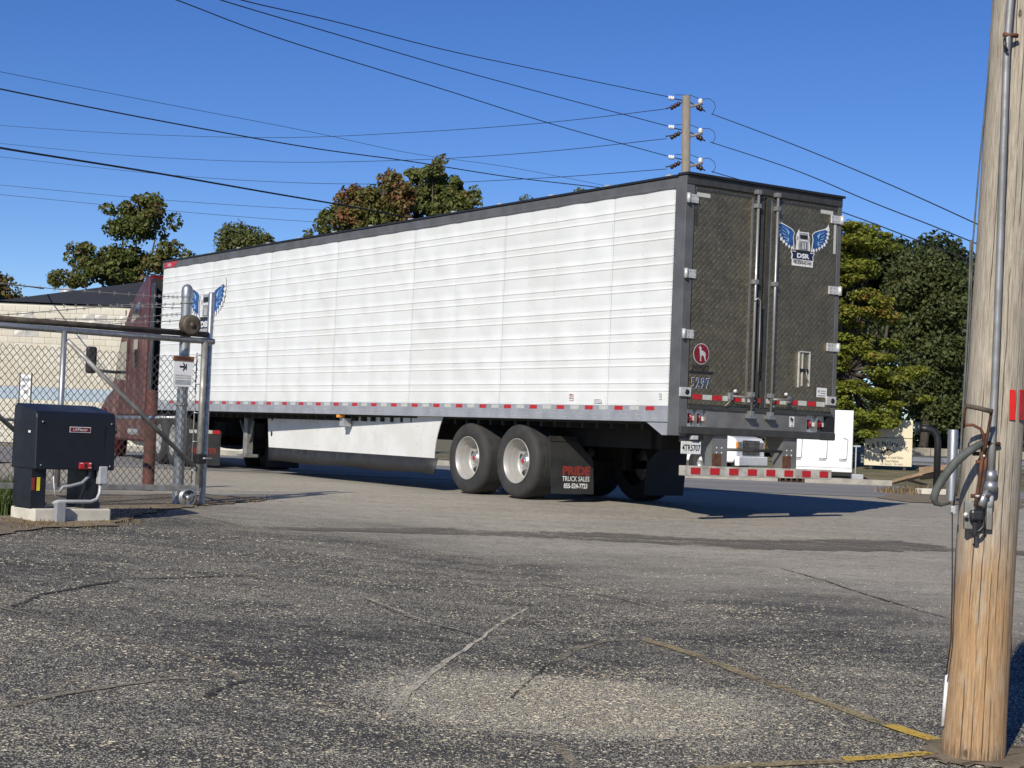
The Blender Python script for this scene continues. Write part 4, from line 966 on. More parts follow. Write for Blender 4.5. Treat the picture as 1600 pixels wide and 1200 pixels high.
def fabric(xa, xb, za, zb_, off, cw=.040, chh=.092, r=.0038):
    b = MB(); nc = int((xb-xa)/cw); nr = int((zb_-za)/chh)
    for i in range(nc):
        pts = []
        for j in range(2*nr+1):
            z = za+j*chh/2; x = xa+(i+((i+j) % 2))*cw; pts.append(Vector((x, off+(.004 if (i+j) % 2 else -.004), z)))
        for p, q in zip(pts, pts[1:]):
            d = (q-p).normalized(); u = Vector((0, 1, 0)); v = d.cross(u)
            ring = [(math.cos(t)*r, math.sin(t)*r) for t in (0.5, 2.6, 4.7)]
            vs = [e+u*c+v*s for e in (p, q) for c, s in ring]
            b.add(vs, [(k, (k+1)%3, 3+(k+1)%3, 3+k) for k in range(3)])
    return b
fabric(x_l, ep.x-.04, zb+.03, ztop-.10, .02).build('chain_link_fabric', mk('dull_mesh_wire', (.15,.147,.138), (.10,.097,.09), 12, .55, .3), GT)
for k in range(5): 
    z = zb+.2+k*.33; tube([(ep.x-.10, .0, z), (ep.x+.05, .0, z)], .008, 6).build('tie_wire', M['galv'], GT)
tube([(ep.x-.085, .015, zb+.05), (ep.x-.085, .015, ztop-.14)], .007, 6).build('tension_rod', M['galvd'], GT)
wl = GP(290, 777); wc_ = Vector((wl.x, -.05, wl.z)); WR = .105
gw_ = MB().lathe([(WR*.80, -.03), (WR, -.028), (WR, -.018), (WR*.86, -.012), (WR*.86, .012), (WR, .018), (WR, .028), (WR*.80, .03), (WR*.80, -.03)], wc_, 'Y', 28).build('gate_wheel', M['galv'], GT)
MB().lathe([(0, -.034), (WR*.28, -.034), (WR*.28, .03)], wc_, 'Y', 14).build('hub', M['galv'], gw_)
for k in range(3):
    a = .5+2*PI*k/3; dv = Vector((math.cos(a), 0, math.sin(a))); pv = Vector((-dv.z, 0, dv.x))
    q0, q1 = wc_+dv*WR*.2, wc_+dv*WR*.82
    MB().add([q0+pv*.022+Vector((0,-.02,0)), q0-pv*.022+Vector((0,-.02,0)), q1-pv*.012+Vector((0,-.02,0)), q1+pv*.012+Vector((0,-.02,0)), q0+pv*.022+Vector((0,.01,0)), q0-pv*.022+Vector((0,.01,0)), q1-pv*.012+Vector((0,.01,0)), q1+pv*.012+Vector((0,.01,0))], [(0,1,2,3), (4,7,6,5), (0,3,7,4), (1,5,6,2), (0,4,5,1), (2,6,7,3)]).build('spoke', M['galv'], gw_)
MB().prism([(wc_.x-.06, zb-.03), (wc_.x+.10, zb-.03), (wc_.x+.04, wc_.z), (wc_.x-.04, wc_.z)], .005, .02).build('wheel_fork', M['galvd'], gw_)
lt = GP(313, 716); box(lt.x-.06, lt.x+.06, -.05, .05, lt.z-.06, lt.z+.05).build('latch', M['black'], GT, .01)
tube([(lt.x, -.06, lt.z), (lt.x+.12, -.06, lt.z)], .012, 6).build('latch_pin', M['galv'], GT)
# latch post with dome cap just behind the gate, and its roller
q = GP(284, 640, .17)
LPp = Vector((GA.x, GA.y, 0))+gd*q.x+Vector((-gd.y, gd.x, 0))*.17
def W(pt): return Vector((GA.x, GA.y, 0))+gd*pt.x+Vector((-gd.y, gd.x, 0))*pt.y+Vector((0,0,pt.z))
ztp = GP(286, 443, .17).z; zg_ = gz(LPp.x, LPp.y)
gpst = empty('gate_post', (LPp.x, LPp.y, zg_)); tag(gpst, 'thick galvanised gate post with a domed cap, wrapped by barbed wire', 'post')
hh = ztp-zg_; MB().lathe([(.062, -.1), (.062, hh-.14)], (0,0,0), 'Z', 20).build('pipe', M['galv'], gpst)
MB().lathe([(.066, hh-.16), (.069, hh-.14), (.066, hh-.12), (.066, hh-.075), (.058, hh-.04), (.035, hh-.012), (0, hh)], (0,0,0), 'Z', 20).build('dome_cap', M['galv'], gpst)
for k in (.22, .42, .62, 1.05, 1.4): MB().lathe([(.063, hh-k-.012), (.069, hh-k-.010), (.069, hh-k+.010), (.063, hh-k+.012)], (0,0,0), 'Z', 20).build('band', M['galvd'], gpst)
rq = GP(297, 508, .02); rw = W(rq)
ro = empty('guide_roller', rw, GRZ); tag(ro, 'round rusty guide roller on top of the gate rail', 'roller')
MB().lathe([(.03, -.05), (.085, -.055), (.115, -.05), (.118, -.03), (.105, -.01), (.105, .03), (.118, .05), (.10, .07), (.03, .07)], (0,0,0), 'Y', 24).build('drum', M['rusty'], ro)
MB().lathe([(0, -.075), (.03, -.07), (.035, -.045), (.085, -.04)], (0,0,0), 'Y', 16).build('hub', M['rusty'], ro)
box(-.02, .02, .05, .16, -.02, .02).build('axle_bracket', M['galv'], ro)
# slender pipe rising behind the gate's end
q = GP(328, 520, .10); t_ = GP(330, 457, .10); pw = W(q); zg2 = gz(pw.x, pw.y)
sp_ = empty('guide_post', (pw.x, pw.y, zg2)); tag(sp_, 'slender galvanised pipe rising above the gate end beside the wing emblem', 'post')
MB().lathe([(.036, -.1), (.036, t_.z-zg2-.02), (.030, t_.z-zg2), (0, t_.z-zg2)], (0,0,0), 'Z', 14).build('pipe', M['galv'], sp_)
# warning sheet on the mesh
q = GP(286, 582, -.03)
wsn = empty('warning_sign', W(q), GRZ); tag(wsn, 'white moving gate warning sheet with orange brown top strip wired to the mesh', 'sign')
box(-.125, .125, -.004, .004, -.16, .13).build('sheet', M['paper'], wsn)
box(-.13, .13, -.010, .006, .13, .185).build('header_strip', M['brownstrip'], wsn)
WM = frame((0, -.005, 0), (1,0,0), (0,0,1), (0,-1,0))
text('WARNING', .04, M['blacktext'], 'lettering', wsn, WM @ Matrix.Translation((0, .157, .007)), sx=.9)
text('Moving Gate Can Cause', .024, M['blacktext'], 'lettering', wsn, WM @ Matrix.Translation((0, -.035, .002)), sx=.85)
text('Serious Injury Or Death', .024, M['blacktext'], 'lettering', wsn, WM @ Matrix.Translation((0, -.062, .002)), sx=.85)
decal('pictogram', [rect(-.02, .065, .06, .02), [(.0,.10),(.012,.10),(.03,.06),(.018,.06)], [(.0,.03),(.012,.03),(.03,.065),(.018,.065)], rect(.035, .065, .012, .07), [(-.01,.11),(.0,.115),(.01,.08),(.002,.078)], [(-.01,.02),(.0,.015),(.01,.05),(.002,.052)]], M['blacktext'], wsn, WM, .002)
decal('small_print', [rect(0, -.09-.014*k, .20, .006) for k in range(4)], M['grey'], wsn, WM, .002)
# rusty bollard and rail behind the gate
b0 = P(234, 700, 21.2); bz = gz(b0.x, b0.y); bo = empty('rusty_bollard', (b0.x, b0.y, bz)); tag(bo, 'flaking red painted steel bollard behind the gate mesh', 'bollard')
zt_ = P(234, 609, 21.2).z-bz; MB().lathe([(.076, -.1), (.076, zt_-.03), (.065, zt_-.01), (0, zt_)], (0,0,0), 'Z', 20).build('pipe', M['rustred'], bo)
rl = empty('fence_rail', P(160, 652, 20.2)); tag(rl, 'short horizontal galvanised pipe behind the gate, joining the domed post', 'rail')
q0, q1 = P(150, 652, 20.4), W(Vector((GP(276, 653, .2).x, .2, GP(276, 653, .2).z))); tube([(0,0,0), q1-q0], .026, 10).build('pipe', M['galv'], rl); rl.location = q0
# barbed wire strands
def barb(pxs, lab):
    pts = [P(*p) for p in pxs]; dense = []
    for a, b in zip(pts, pts[1:]): dense += [a.lerp(b, i/8) for i in range(8)]
    dense.append(pts[-1]); r = tube([p-dense[0] for p in dense], .005, 5).build('strand', M['galvd'])
    e = empty('barbed_wire', dense[0]); r.parent = e; tag(e, lab, 'wire', 'barbed wire above the gate'); bb = MB()
    tot = sum((b-a).length for a, b in zip(dense, dense[1:])); n = int(tot/.13)
    for k in range(n):
        t = k/n*(len(dense)-1); i = int(t); c = dense[i].lerp(dense[i+1], t-i)-dense[0]
        for s_ in (1, -1): bb.tube([c+Vector((-.008, -.01, -.022*s_)), c+Vector((.008, .01, .022*s_))], .003, 4)
    bb.build('barbs', M['galvd'], e)['kind'] = 'stuff'
dp = LPp.y-.02
barb([(-60,437,dp-1.5),(93,452,dp-.8),(240,463,dp-.2),(284,464,dp)], 'topmost barbed wire strand crossing the dark roof to the domed post')
barb([(-60,496,dp-1.5),(32,490,dp-1.1),(201,476,dp-.3),(284,475,dp)], 'barbed wire strand climbing across the peeling wall top to the post')
barb([(100,478,dp-.9),(200,479,dp-.4),(284,481,dp)], 'barbed wire strand level with the eaves, third from the top')
barb([(54,498,dp-1.1),(190,499,dp-.4),(250,493,dp-.1),(284,491,dp)], 'barbed wire strand sagging just above the gate rail')
barb([(170,506,dp-.5),(284,501,dp)], 'short lowest barbed wire strand tied to the domed post')

# ------------------------------------------------------------------ gate operator on its pad
c0 = P(55, 733, 16.0); gn = Vector((gd.y, -gd.x, 0))
OPO = Vector((c0.x, c0.y, 0))-gn*.26+gd*.41; og = gz(OPO.x, OPO.y)
PD = empty('concrete_pad', (OPO.x, OPO.y, og), GRZ); tag(PD, 'pale concrete plinth under the black gate operator', 'plinth')
box(-.40, .41, -.27, .27, -.06, P(120, 795, 16.3).z-og).build('slab', M['concrete'], PD, .015)
pt_ = P(120, 794, 16.3).z-og
OP = empty('gate_operator', (OPO.x, OPO.y, og), GRZ); tag(OP, 'black metal gate opener box with red badge on two legs', 'gate opener')
zb0, zf, zk = .34-og, .90-og, .985-og
prof = [(-.275, zb0), (-.262, zf-.06), (-.25, zf-.02), (-.22, zf+.005), (.20, zk-.01), (.235, zk-.03), (.25, zk-.07), (.26, zb0)]
MB().prism(prof, -.42, .42, None, 'X').build('housing', M['blackbox'], OP, .012, 3)
pan = MB().prism([(-.30, zb0+.10), (.30, zb0+.10), (.30, zf-.12), (-.30, zf-.12)], -.2735, -.262, None, 'Y').build('door_panel', M['blackbox'], OP)
OM = frame((0, -.277, 0), (1,0,0), (0,0,1), (0,-1,0))
bz_ = P(110, 671, 16.2).z-og
bg = decal('badge', [rect(.03, bz_, .225, .055)], M['whitetext'], OP, OM, .004)
decal('badge_field', [rect(.03, bz_, .213, .043)], mk('badge_maroon', (.16,.012,.018), None, 8, .4), bg, OM, .006)
text('LiftMaster', .040, M['whitetext'], 'badge_lettering', bg, OM @ Matrix.Translation((.03, bz_, .008)), sx=.95)
lk = box(.035, .165, -.295, -.27, zb0+.01, zb0+.075).build('red_lock_cover', M['redref'], OP, .006)
decal('lock_print', [rect(.055, zb0+.066, .03, .008), rect(.145, zb0+.066, .025, .010), rect(.145, zb0+.025, .03, .006)], M['whitetext'], lk, frame((0, -.296, 0), (1,0,0), (0,0,1), (0,-1,0)), .002)
box(.085, .11, -.299, -.294, zb0+.025, zb0+.06).build('key_slot', M['black'], lk)
decal('side_sticker', [rect(.13, zb0+.36, .055, .022)], M['whitetext'], OP, frame((-.424, 0, 0), (0,-1,0), (0,0,1), (-1,0,0)), .003)
box(-.426, -.42, -.06, .06, zb0+.34, zb0+.36).build('side_vent', M['black'], OP)
for (sx_, sz_) in ((-.36, zb0+.04), (.37, zb0+.04), (-.36, zf-.10), (.37, zf-.10)): MB().lathe([(0, -.004), (.009, -.003), (.010, .004)], (sx_, -.276, sz_), 'Y', 8).build('screw', M['galvd'], OP)
for zz_ in (zb0+.15, zf-.16): tube([(.424, -.268, zz_-.03), (.424, -.268, zz_+.03)], .010, 8).build('hinge', M['black'], OP)
for xl in (-.33, .24):
    lg = box(xl-.085, xl+.065, -.20, .20, pt_, zb0).build('leg', M['blackbox'], OP)
    for yy in (-.16, .16): MB().lathe([(.012, pt_), (.012, pt_+.05), (0, pt_+.05)], (xl+.09, yy, 0), 'Z', 6).build('anchor_bolt', M['galv'], lg)
sg = decal('leg_sticker', [rect(-.345, pt_+.23, .035, .13)], M['yellowsticker'], OP, frame((0, -.203, 0), (1,0,0), (0,0,1), (0,-1,0)), .003)
decal('leg_sticker', [rect(-.40, pt_+.23, .035, .12)], M['redtext'], OP, frame((0, -.203, 0), (1,0,0), (0,0,1), (0,-1,0)), .003)
cz = pt_+.055
tube([(-.20, -.24, cz-.01), (-.16, -.26, cz+.01), (-.05, -.27, cz+.01), (.18, -.27, cz+.01), (.25, -.26, cz+.03), (.285, -.25, cz+.09), (.29, -.25, cz+.20)], .018, 8).build('conduit', M['conduit'], OP)
box(.255, .345, -.29, -.21, cz+.18, cz+.36).build('clear_box', M['conduit'], OP, .012)
tube([(.20, -.20, zb0+.02), (.17, -.22, zb0-.07), (.10, -.23, zb0-.13), (-.02, -.23, zb0-.16), (-.10, -.23, zb0-.17), (-.13, -.22, zb0-.22)], .017, 8).build('flexible_conduit', M['greybox'], OP)
tube([(-.20, -.21, zb0), (-.19, -.22, zb0-.15), (-.17, -.22, zb0-.26)], .006, 6).build('cable', M['whitetext'], OP)
jb = box(-.215, -.12, -.36, -.29, pt_-.13, pt_+.06).build('junction_box', M['greybox'], OP, .006)
tube([(-.19, -.33, pt_-.13), (-.19, -.33, -.05)], .016, 8).build('conduit', M['conduit'], jb); tube([(-.14, -.33, pt_-.13), (-.14, -.33, -.05)], .012, 8).build('conduit', M['conduit'], jb)
tube([(-.17, -.33, pt_+.05), (-.20, -.30, cz+.0), (-.20, -.24, cz-.01)], .018, 8).build('conduit_elbow', M['conduit'], jb)

# ------------------------------------------------------------------ wooden utility pole close by on the right
pb = G(1520, 1180); yb = pb.y; topp = P(1594, 0, yb); ax = (topp-pb).normalized(); LEN = 9.5
UP = empty('utility_pole', pb); tag(UP, 'weathered wooden utility pole with conduit and red tape in the right foreground', 'utility pole')
up = MB(); vs = []; NN = 40; K = 48; gpz = np.random.default_rng(4); ph = gpz.uniform(0, 6, 8)
for i in range(K):
    z = -.15+(LEN+.15)*(i/(K-1))**1.25; r = .156-.0055*max(0, z)+(.006*math.exp(-max(0, z)/.12))
    for j in range(NN):
        a = 2*PI*j/NN; rr = r*(1+.012*math.sin(2*a+ph[0]+z*.5)+.008*math.sin(3*a+ph[1]-z*.8)+.006*math.sin(5*a+ph[2]+z*1.7)+.004*math.sin(z*4+ph[3]))
        vs.append((rr*math.cos(a), rr*math.sin(a), z))
up.add(vs, [(i*NN+j, i*NN+(j+1)%NN, (i+1)*NN+(j+1)%NN, (i+1)*NN+j) for i in range(K-1) for j in range(NN)]+[tuple((K-1)*NN+j for j in range(NN))], True)
po = up.build('pole', M['wood'], UP); po.rotation_euler = Vector((0,0,1)).rotation_difference(ax).to_euler()
def put(o, root, loc): o.parent = root; o.matrix_parent_inverse = Matrix.Translation(-Vector(loc)); return o
def UT(pxs, off, r, mat, name, n=10, par=None):
    o = tube([P(a, b, yb-.15-(off[i] if isinstance(off, list) else off)) for i, (a, b) in enumerate(pxs)], r, n).build(name, mat)
    return put(o, UP, pb)
UT([(1584,-60),(1579,0),(1573,75),(1562,400),(1556,560),(1550,690),(1548,738)], .024, .0185, M['dullpipe'], 'conduit')
UT([(1548,735),(1548,752)], .03, .030, M['galv'], 'conduit_coupling'); UT([(1548,752),(1547,768)], .035, .034, M['galv'], 'conduit_fitting')
UT([(1547,764),(1536,778),(1532,792)], [.03,.05,.06], .022, M['galv'], 'conduit_elbow'); UT([(1546,770),(1545,792)], .02, .022, M['conduit'], 'conduit_stub')
for (cx_, cy_) in ((1576, 54), (1548, 692)):
    a, b = P(cx_-8, cy_, yb-.19), P(cx_+14, cy_+2, yb-.17); put(tube([a, b], .012, 6).build('pipe_strap', M['rust']), UP, pb)
UT([(1570,60),(1570,72),(1574,80)], .06, .008, M['black'], 'strap_hook')
UT([(1509,634),(1530,638),(1549,643)], .17, .012, M['rusty'], 'bracket_bar'); UT([(1509,634),(1507,648),(1506,668)], [.17,.12,.10], .006, M['rust'], 'bracket_arm')
UT([(1550,640),(1546,662),(1541,690),(1537,712)], [.17,.13,.09,.07], .008, M['rust'], 'bracket_arm')
UT([(1506,664),(1520,664),(1532,670),(1537,680),(1536,700),(1539,712)], [.10,.11,.11,.10,.08,.07], .008, M['rust'], 'bent_rod')
UT([(1536,690),(1534,720),(1530,755),(1526,778),(1524,792)], .07, .0095, M['rust'], 'cable_strap'); UT([(1541,700),(1539,735),(1533,765),(1529,792)], .06, .008, M['rust'], 'cable_strap')
UT([(1540,690),(1530,695),(1512,706),(1493,722),(1475,745),(1463,765),(1459,778),(1462,786),(1470,789),(1484,786)], [.05,.09,.12,.14,.14,.13,.12,.11,.10,.08], [.016,.019,.021,.022,.022,.021,.020,.015,.009,.007], M['cable'], 'heavy_cable')
o = put(MB().box(-.012, .012, -.012, .012, -.02, .02, Matrix.Translation(P(1489, 797, yb-.14))).build('cable_clamp', M['conduit'], None, .004), UP, pb)
UT([(1488,800),(1488,900),(1486,1000),(1478,1055)], [.0,-.03,-.05,-.06], .0035, M['wire'], 'ground_wire', 6)
UT([(1556,-40),(1551,60),(1541,150),(1530,260),(1520,380),(1513,560),(1505,660),(1490,790)], [-.14]*8, .0045, M['cable'], 'ground_wire', 6)
UT([(1517,375),(1514,470),(1507,600),(1500,720),(1494,775)], [-.13]*5, .006, M['cable'], 'ground_wire', 6)
def FB(x0_, y0_, x1_, y1_, off, th, mat, name, bev=.004):
    a, b = P(x0_, y1_, yb-.15-off), P(x1_, y0_, yb-.15-off)
    return put(MB().box(min(a.x,b.x), max(a.x,b.x), a.y-th, a.y, min(a.z,b.z), max(a.z,b.z)).build(name, mat, None, bev), UP, pb)
FB(1504, 783, 1524, 826, .0, .035, M['galvd'], 'junction_plate'); FB(1538, 790, 1548, 827, .0, .035, M['galvd'], 'junction_plate')
FB(1513, 797, 1533, 813, .045, .05, M['black'], 'padlock', .012); UT([(1531,803),(1536,812),(1537,822),(1531,829),(1525,831),(1518,835)], .06, .010, M['black'], 'lock_loop'); FB(1518, 812, 1526, 838, .045, .03, M['black'], 'lock_tail', .008)
for (a_, b_) in ((1526,709),(1523,775),(1541,776),(1531,722)): UT([(a_-6,b_),(a_+4,b_)], .06, .010, M['rust'], 'lag_bolt', 8)
for (a_, b_) in ((1537,712),(1527,775),(1509,804)): put(MB().lathe([(0,-.012),(.010,-.006),(.011,0)], P(a_, b_, yb-.22), 'Y', 10).build('white_tag', M['whitetext']), UP, pb)
# red tape strips wrapped onto the pole's right flank
for (xa, xb, nm) in ((1577, 1585.5, 0), (1592.5, 1599, 1)):
    vs = []
    for (px_, py_) in ((xa, 656), (xb, 656), (xb+1, 609), (xa+1, 609)):
        best = None; d = FWD+RIGHT*((px_-800)/FPX)+DOWN*((py_-600)/FPX)
        for i in range(1200):
            k = (yb-.35+i*.0004)/d.y; q = CAM+d*k; rel = q-pb; h = rel.dot(ax); rad = (rel-ax*h).length
            if rad < .156-.0055*h+.005: break
        vs.append(q)
    nrm = (vs[1]-vs[0]).cross(vs[3]-vs[0]).normalized()
    if nrm.y > 0: nrm = -nrm
    t = MB().add([v+nrm*.004 for v in vs]+[v-nrm*.002 for v in vs], [(0,1,2,3), (0,4,5,1), (1,5,6,2), (2,6,7,3), (3,7,4,0)]).build('red_tape', M['brightred'] if nm == 0 else M['redref'])
    put(t, UP, pb)
a, b = P(1473, 1134, yb-.02), P(1480, 1054, yb-.02); mk_ = MB().tube([a, b], .010, 8).build('white_guard', M['whitetext']); put(mk_, UP, pb)
UT([(1472,1096),(1481,1097)], -.15, .003, M['black'], 'guard_tie', 5)
UT([(1573,1052),(1580,1020),(1583,996)], [-.16,-.16,-.16], .003, M['plank'], 'wood_splinter', 5)

# ------------------------------------------------------------------ far power pole and lines
FD = 60.0; fb = P(1069, 700, FD); fb.z = verge_z(fb.x, fb.y); ft = P(1072.5, 150, FD)
FPo = empty('power_pole', fb); tag(FPo, 'distant wooden power pole with three tiers of insulators above the trailer corner', 'power pole')
put(MB().tube([fb-Vector((0,0,.3)), fb.lerp(ft, .5), ft], [.19, .17, .15], 12).build('pole', M['farwood']), FPo, fb)
def FT(pxs, r, mat, name, n=6, dd=0.): return put(tube([P(a, b, FD+dd) for a, b in pxs], r, n).build(name, mat), FPo, fb)
for i, (yw, yd, yr) in enumerate(((153, 169, 168), (198.5, 212, 213), (245.6, 260, 260))):
    FT([(1068,157+i*46.5),(1054,154.5+i*46),(1046,152+i*46.5)], .02, M['wire'], 'dead_end')
    for k in range(3): put(MB().lathe([(.03, -.04), (.085, -.02), (.085, .02), (.03, .04)], P(1046+k*3, yw+k*.3, FD), 'X', 10).build('insulator', M['insw']), FPo, fb)
    FT([(1068,158+i*46.5),(1060,164+i*46.5),(1040,yd+1)], .025, M['wire'], 'dead_end')
    for k in range(3): put(MB().lathe([(.03, -.07), (.09, -.03), (.09, .03), (.03, .07)], P(1050+k*5, 168-k*2.6+i*46.3, FD), 'X', 10).build('insulator', M['insul']), FPo, fb)
    FT([(1077,167+i*46.5),(1098,162+i*46.5)], .045, M['farwood'], 'bracket')
    for k in range(2): put(MB().lathe([(.04, -.09), (.09, -.05), (.09, .0), (.05, .04)], P(1094.5, 158.5-k*2.5+i*46.3, FD), 'Z', 10).build('insulator', M['insw']), FPo, fb)
    FT([(1077,159+i*46.5),(1092,168+i*46.5),(1102,174+i*46.3)], .025, M['wire'], 'dead_end')
    for k in range(2): put(MB().lathe([(.03, -.08), (.10, -.03), (.10, .03), (.03, .08)], P(1091+k*4, 168+k*2+i*46.3, FD), 'X', 10).build('insulator', M['insul']), FPo, fb)
    FT([(1055,148+i*46.5),(1080,149+i*46.5),(1094,155+i*46.5),(1108,154+i*46.5),(1116,160+i*46.5),(1118,168+i*46.5),(1113,178+i*46.3)], .012, M['wire'], 'jumper')
def line(pts, r, lab):
    W_ = [P(*p) for p in pts]; n = len(W_); dense = []
    for i in range(n-1):
        p0, p1, p2, p3 = W_[max(i-1, 0)], W_[i], W_[i+1], W_[min(i+2, n-1)]
        for k in range(10):
            t = k/10; dense.append(.5*((2*p1)+(p2-p0)*t+(2*p0-5*p1+4*p2-p3)*t*t+(3*p1-p0-3*p2+p3)*t**3))
    dense.append(W_[-1]); o = MB().tube([q-W_[0] for q in dense], r, 6).build('power_line', M['wire']); o.location = W_[0]
    return tag(o, lab, 'power line', 'overhead lines')
line([(260,-37,36),(377,0,40),(520,33,46),(700,79,53),(870,115,57),(1043,151,FD)], .015, 'uppermost overhead line meeting the top white insulator from the upper left')
line([(230,-40,36),(345,0,40),(520,52,46),(700,105,53),(870,151,57),(1043,197,FD)], .015, 'overhead line meeting the middle white insulator from the upper left')
line([(160,-40,36),(276,0,40),(440,61,46),(700,142,53),(870,196,57),(1043,244,FD)], .015, 'overhead line meeting the lowest white insulator from the upper left')
line([(-60,191,110),(0,196,105),(200,209,95),(430,215,85),(640,207,75),(850,192,67),(1042,170,FD)], .013, 'sagging thin line running left from the top brown insulator')
line([(-60,219,110),(0,224,105),(200,243,95),(420,253,85),(640,250,75),(850,237,67),(1042,216.5,FD)], .013, 'sagging thin line running left from the middle brown insulator')
line([(-60,239,110),(0,245,105),(250,272,95),(450,285,85),(640,287,75),(850,278,67),(1042,264,FD)], .013, 'sagging thin line running left from the lowest brown insulator')
line([(1112,178,FD),(1240,226,52),(1380,284,46),(1520,347,41),(1680,423,36)], .016, 'line descending to the right from the top of the power pole')
line([(1110,222,FD),(1240,265,52),(1360,315,46),(1480,362,42),(1680,445,36)], .016, 'line descending to the right from the middle of the power pole')
line([(1112,268,FD),(1240,306,52),(1340,340,47),(1440,378,43),(1680,468,36)], .016, 'line descending to the right from the lowest tier of the power pole')
line([(-60,98,70),(0,112,72),(230,157,78),(480,205,86),(640,239,92),(800,262,98),(960,293,105)], .012, 'faint thin line crossing down behind the green maple')
line([(-60,126,38),(0,139,40),(230,185,46),(480,230,54),(640,252,60),(800,277,66),(960,296,72),(1060,312,78)], .020, 'dark twisted line crossing the sky just above the green maple')
line([(-60,217,36),(0,231,38),(230,268,44),(420,301,50),(560,325,56),(660,345,60)], .028, 'thick black cable running down to the reddish maple')
line([(-60,283,95),(0,289,95),(250,312,95),(480,327,95),(620,330,95),(900,330,95)], .013, 'upper of two thin parallel lines behind the oak crown')
line([(-60,299,95),(0,304,95),(250,328,95),(480,346,95),(620,350,95),(900,352,95)], .013, 'lower of two thin parallel lines behind the oak crown')
line([(-40,440,45),(30,446,45),(68,451,56)], .02, 'short cable reaching the round roof vent')

# ------------------------------------------------------------------ things across the road on the right
sp0 = P(1388, 700, 52.9); sz = verge_z(sp0.x, sp0.y)
SG = empty('pallet_sign', (sp0.x, sp0.y, sz), R_(3)); tag(SG, 'cream pallet company sign board half shaded by the yellow green tree', 'sign')
zb1, zm1, zt1 = P(1388, 728, 52.9).z-sz, P(1388, 684, 52.9).z-sz, P(1388, 655.5, 52.9).z-sz; sw = 75*52.9/FPX/2
box(-sw, sw, -.02, .02, zb1, zm1-.01).build('lower_board', M['signcream'], SG, .004); box(-sw+.08, sw, -.02, .02, zm1+.01, zt1).build('upper_board', M['signcream'], SG, .004)
for s_ in (-1, 1): box(s_*.55-.04, s_*.55+.04, .022, .10, -.2, zt1-.1).build('post', M['bark'], SG)
SM = frame((0, -.021, 0), (1,0,0), (0,0,1), (0,-1,0)); hgt = zm1-zb1
wd_ = 'R & E Pallets Inc.'; nW = len(wd_)
for i, ch_ in enumerate(wd_):
    if ch_ == ' ': continue
    u = -.64+i*1.30/(nW-1); an = -u*.55
    text(ch_, .21, M['blacktext'], 'lettering', SG, SM @ Matrix.Translation((u, zb1+hgt*.79-u*u*.36, .004)) @ Matrix.Rotation(an, 4, 'Z'), sx=.72, bold=.006)
decal('pallet_picture', [[(-.28, zb1+hgt*.46), (.02, zb1+hgt*.36), (.24, zb1+hgt*.52), (-.04, zb1+hgt*.62)]], M['blacktext'], SG, SM, .004)
decal('pallet_slats', [[(-.22+k*.07, zb1+hgt*(.47+k*.022)), (-.205+k*.07, zb1+hgt*(.475+k*.022)), (.05+k*.055, zb1+hgt*(.40+k*.035)), (.035+k*.055, zb1+hgt*(.39+k*.035))] for k in range(4)], M['signcream'], SG, SM, .007)
text('New & Used Pallets', .105, M['blacktext'], 'lettering', SG, SM @ Matrix.Translation((.15, zb1+hgt*.30, .004)), sx=.8)
text('Used Pallets', .10, M['blacktext'], 'lettering', SG, SM @ Matrix.Translation((.12, zb1+hgt*.17, .004)), sx=.9)
text('231 Park St    931-0431', .085, M['blacktext'], 'lettering', SG, SM @ Matrix.Translation((.12, zb1+hgt*.06, .004)), sx=.9)
b0 = P(1463, 768, 35.5); e = empty('pipe_bollard', (b0.x, b0.y, 0)); tag(e, 'black bent pipe with an elbow top standing by the near road edge', 'pipe')
hp = P(1463, 672, 35.5).z
tube([(0,0,0), (0,0,hp-.25), (-.03,0,hp-.10), (-.12,0,hp-.01), (-.25,0,hp+.02), (-.40,0,hp+.02)], .075, 12).build('pipe', M['black'], e)
MB().lathe([(0,-.06), (.14,-.06), (.14,.02), (0,.02)], (-.42,0,hp+.02), 'X', 14).build('flange', M['black'], e); box(-.2, .2, -.16, .16, -.02, .05).build('base_plate', M['black'], e)
b0 = P(1486, 783, 29.6); zg3 = gz(b0.x, b0.y); e = empty('galvanised_post', (b0.x, b0.y, zg3)); tag(e, 'stout pale galvanised post just left of the near wooden pole', 'post')
hp = P(1488, 671, 29.6).z-zg3; MB().lathe([(.092, -.1), (.092, hp-.02), (.085, hp), (0, hp+.005)], (0,0,0), 'Z', 24).build('pipe', M['galv'], e)
b0 = P(1458, 771, 34); e = empty('concrete_stop', (b0.x, b0.y, 0)); tag(e, 'low pale concrete block at the road edge beside the black pipe', 'concrete block'); box(-.35, .35, -.12, .12, -.03, .12).build('block', M['concrete'], e, .02)
pp = P(1425, 752, 42.5); pz = verge_z(pp.x, pp.y)
for i, (a, b, lab) in enumerate((((1387,754),(1482,728),'longest sloping plank of the scrap timber heap'),((1393,755),(1480,736),'lower sloping plank of the scrap timber heap'),((1418,750),(1445,757),'short pale plank lying in front of the timber heap'),((1440,748),(1478,744),'broad board on the right of the timber heap'))):
    A0, B0 = P(a[0], a[1], 42.3+i*.25), P(b[0], b[1], 43.2+i*.1); A0.z = max(A0.z, verge_z(A0.x, A0.y)+.05); dv = B0-A0; ln = dv.length; q = Vector((1,0,0)).rotation_difference(dv.normalized()).to_matrix().to_4x4()
    o = MB().box(0, ln, -.07, .07, -.025, .025 if i < 3 else .30).build('plank', M['plank']); o.matrix_world = Matrix.Translation(A0) @ q; tag(o, lab, 'plank', 'scrap timber by the road')
gr = empty('guard_rail', P(1340, 720, 53)); tag(gr, 'galvanised road guard rail behind the pallet sign', 'guard rail')
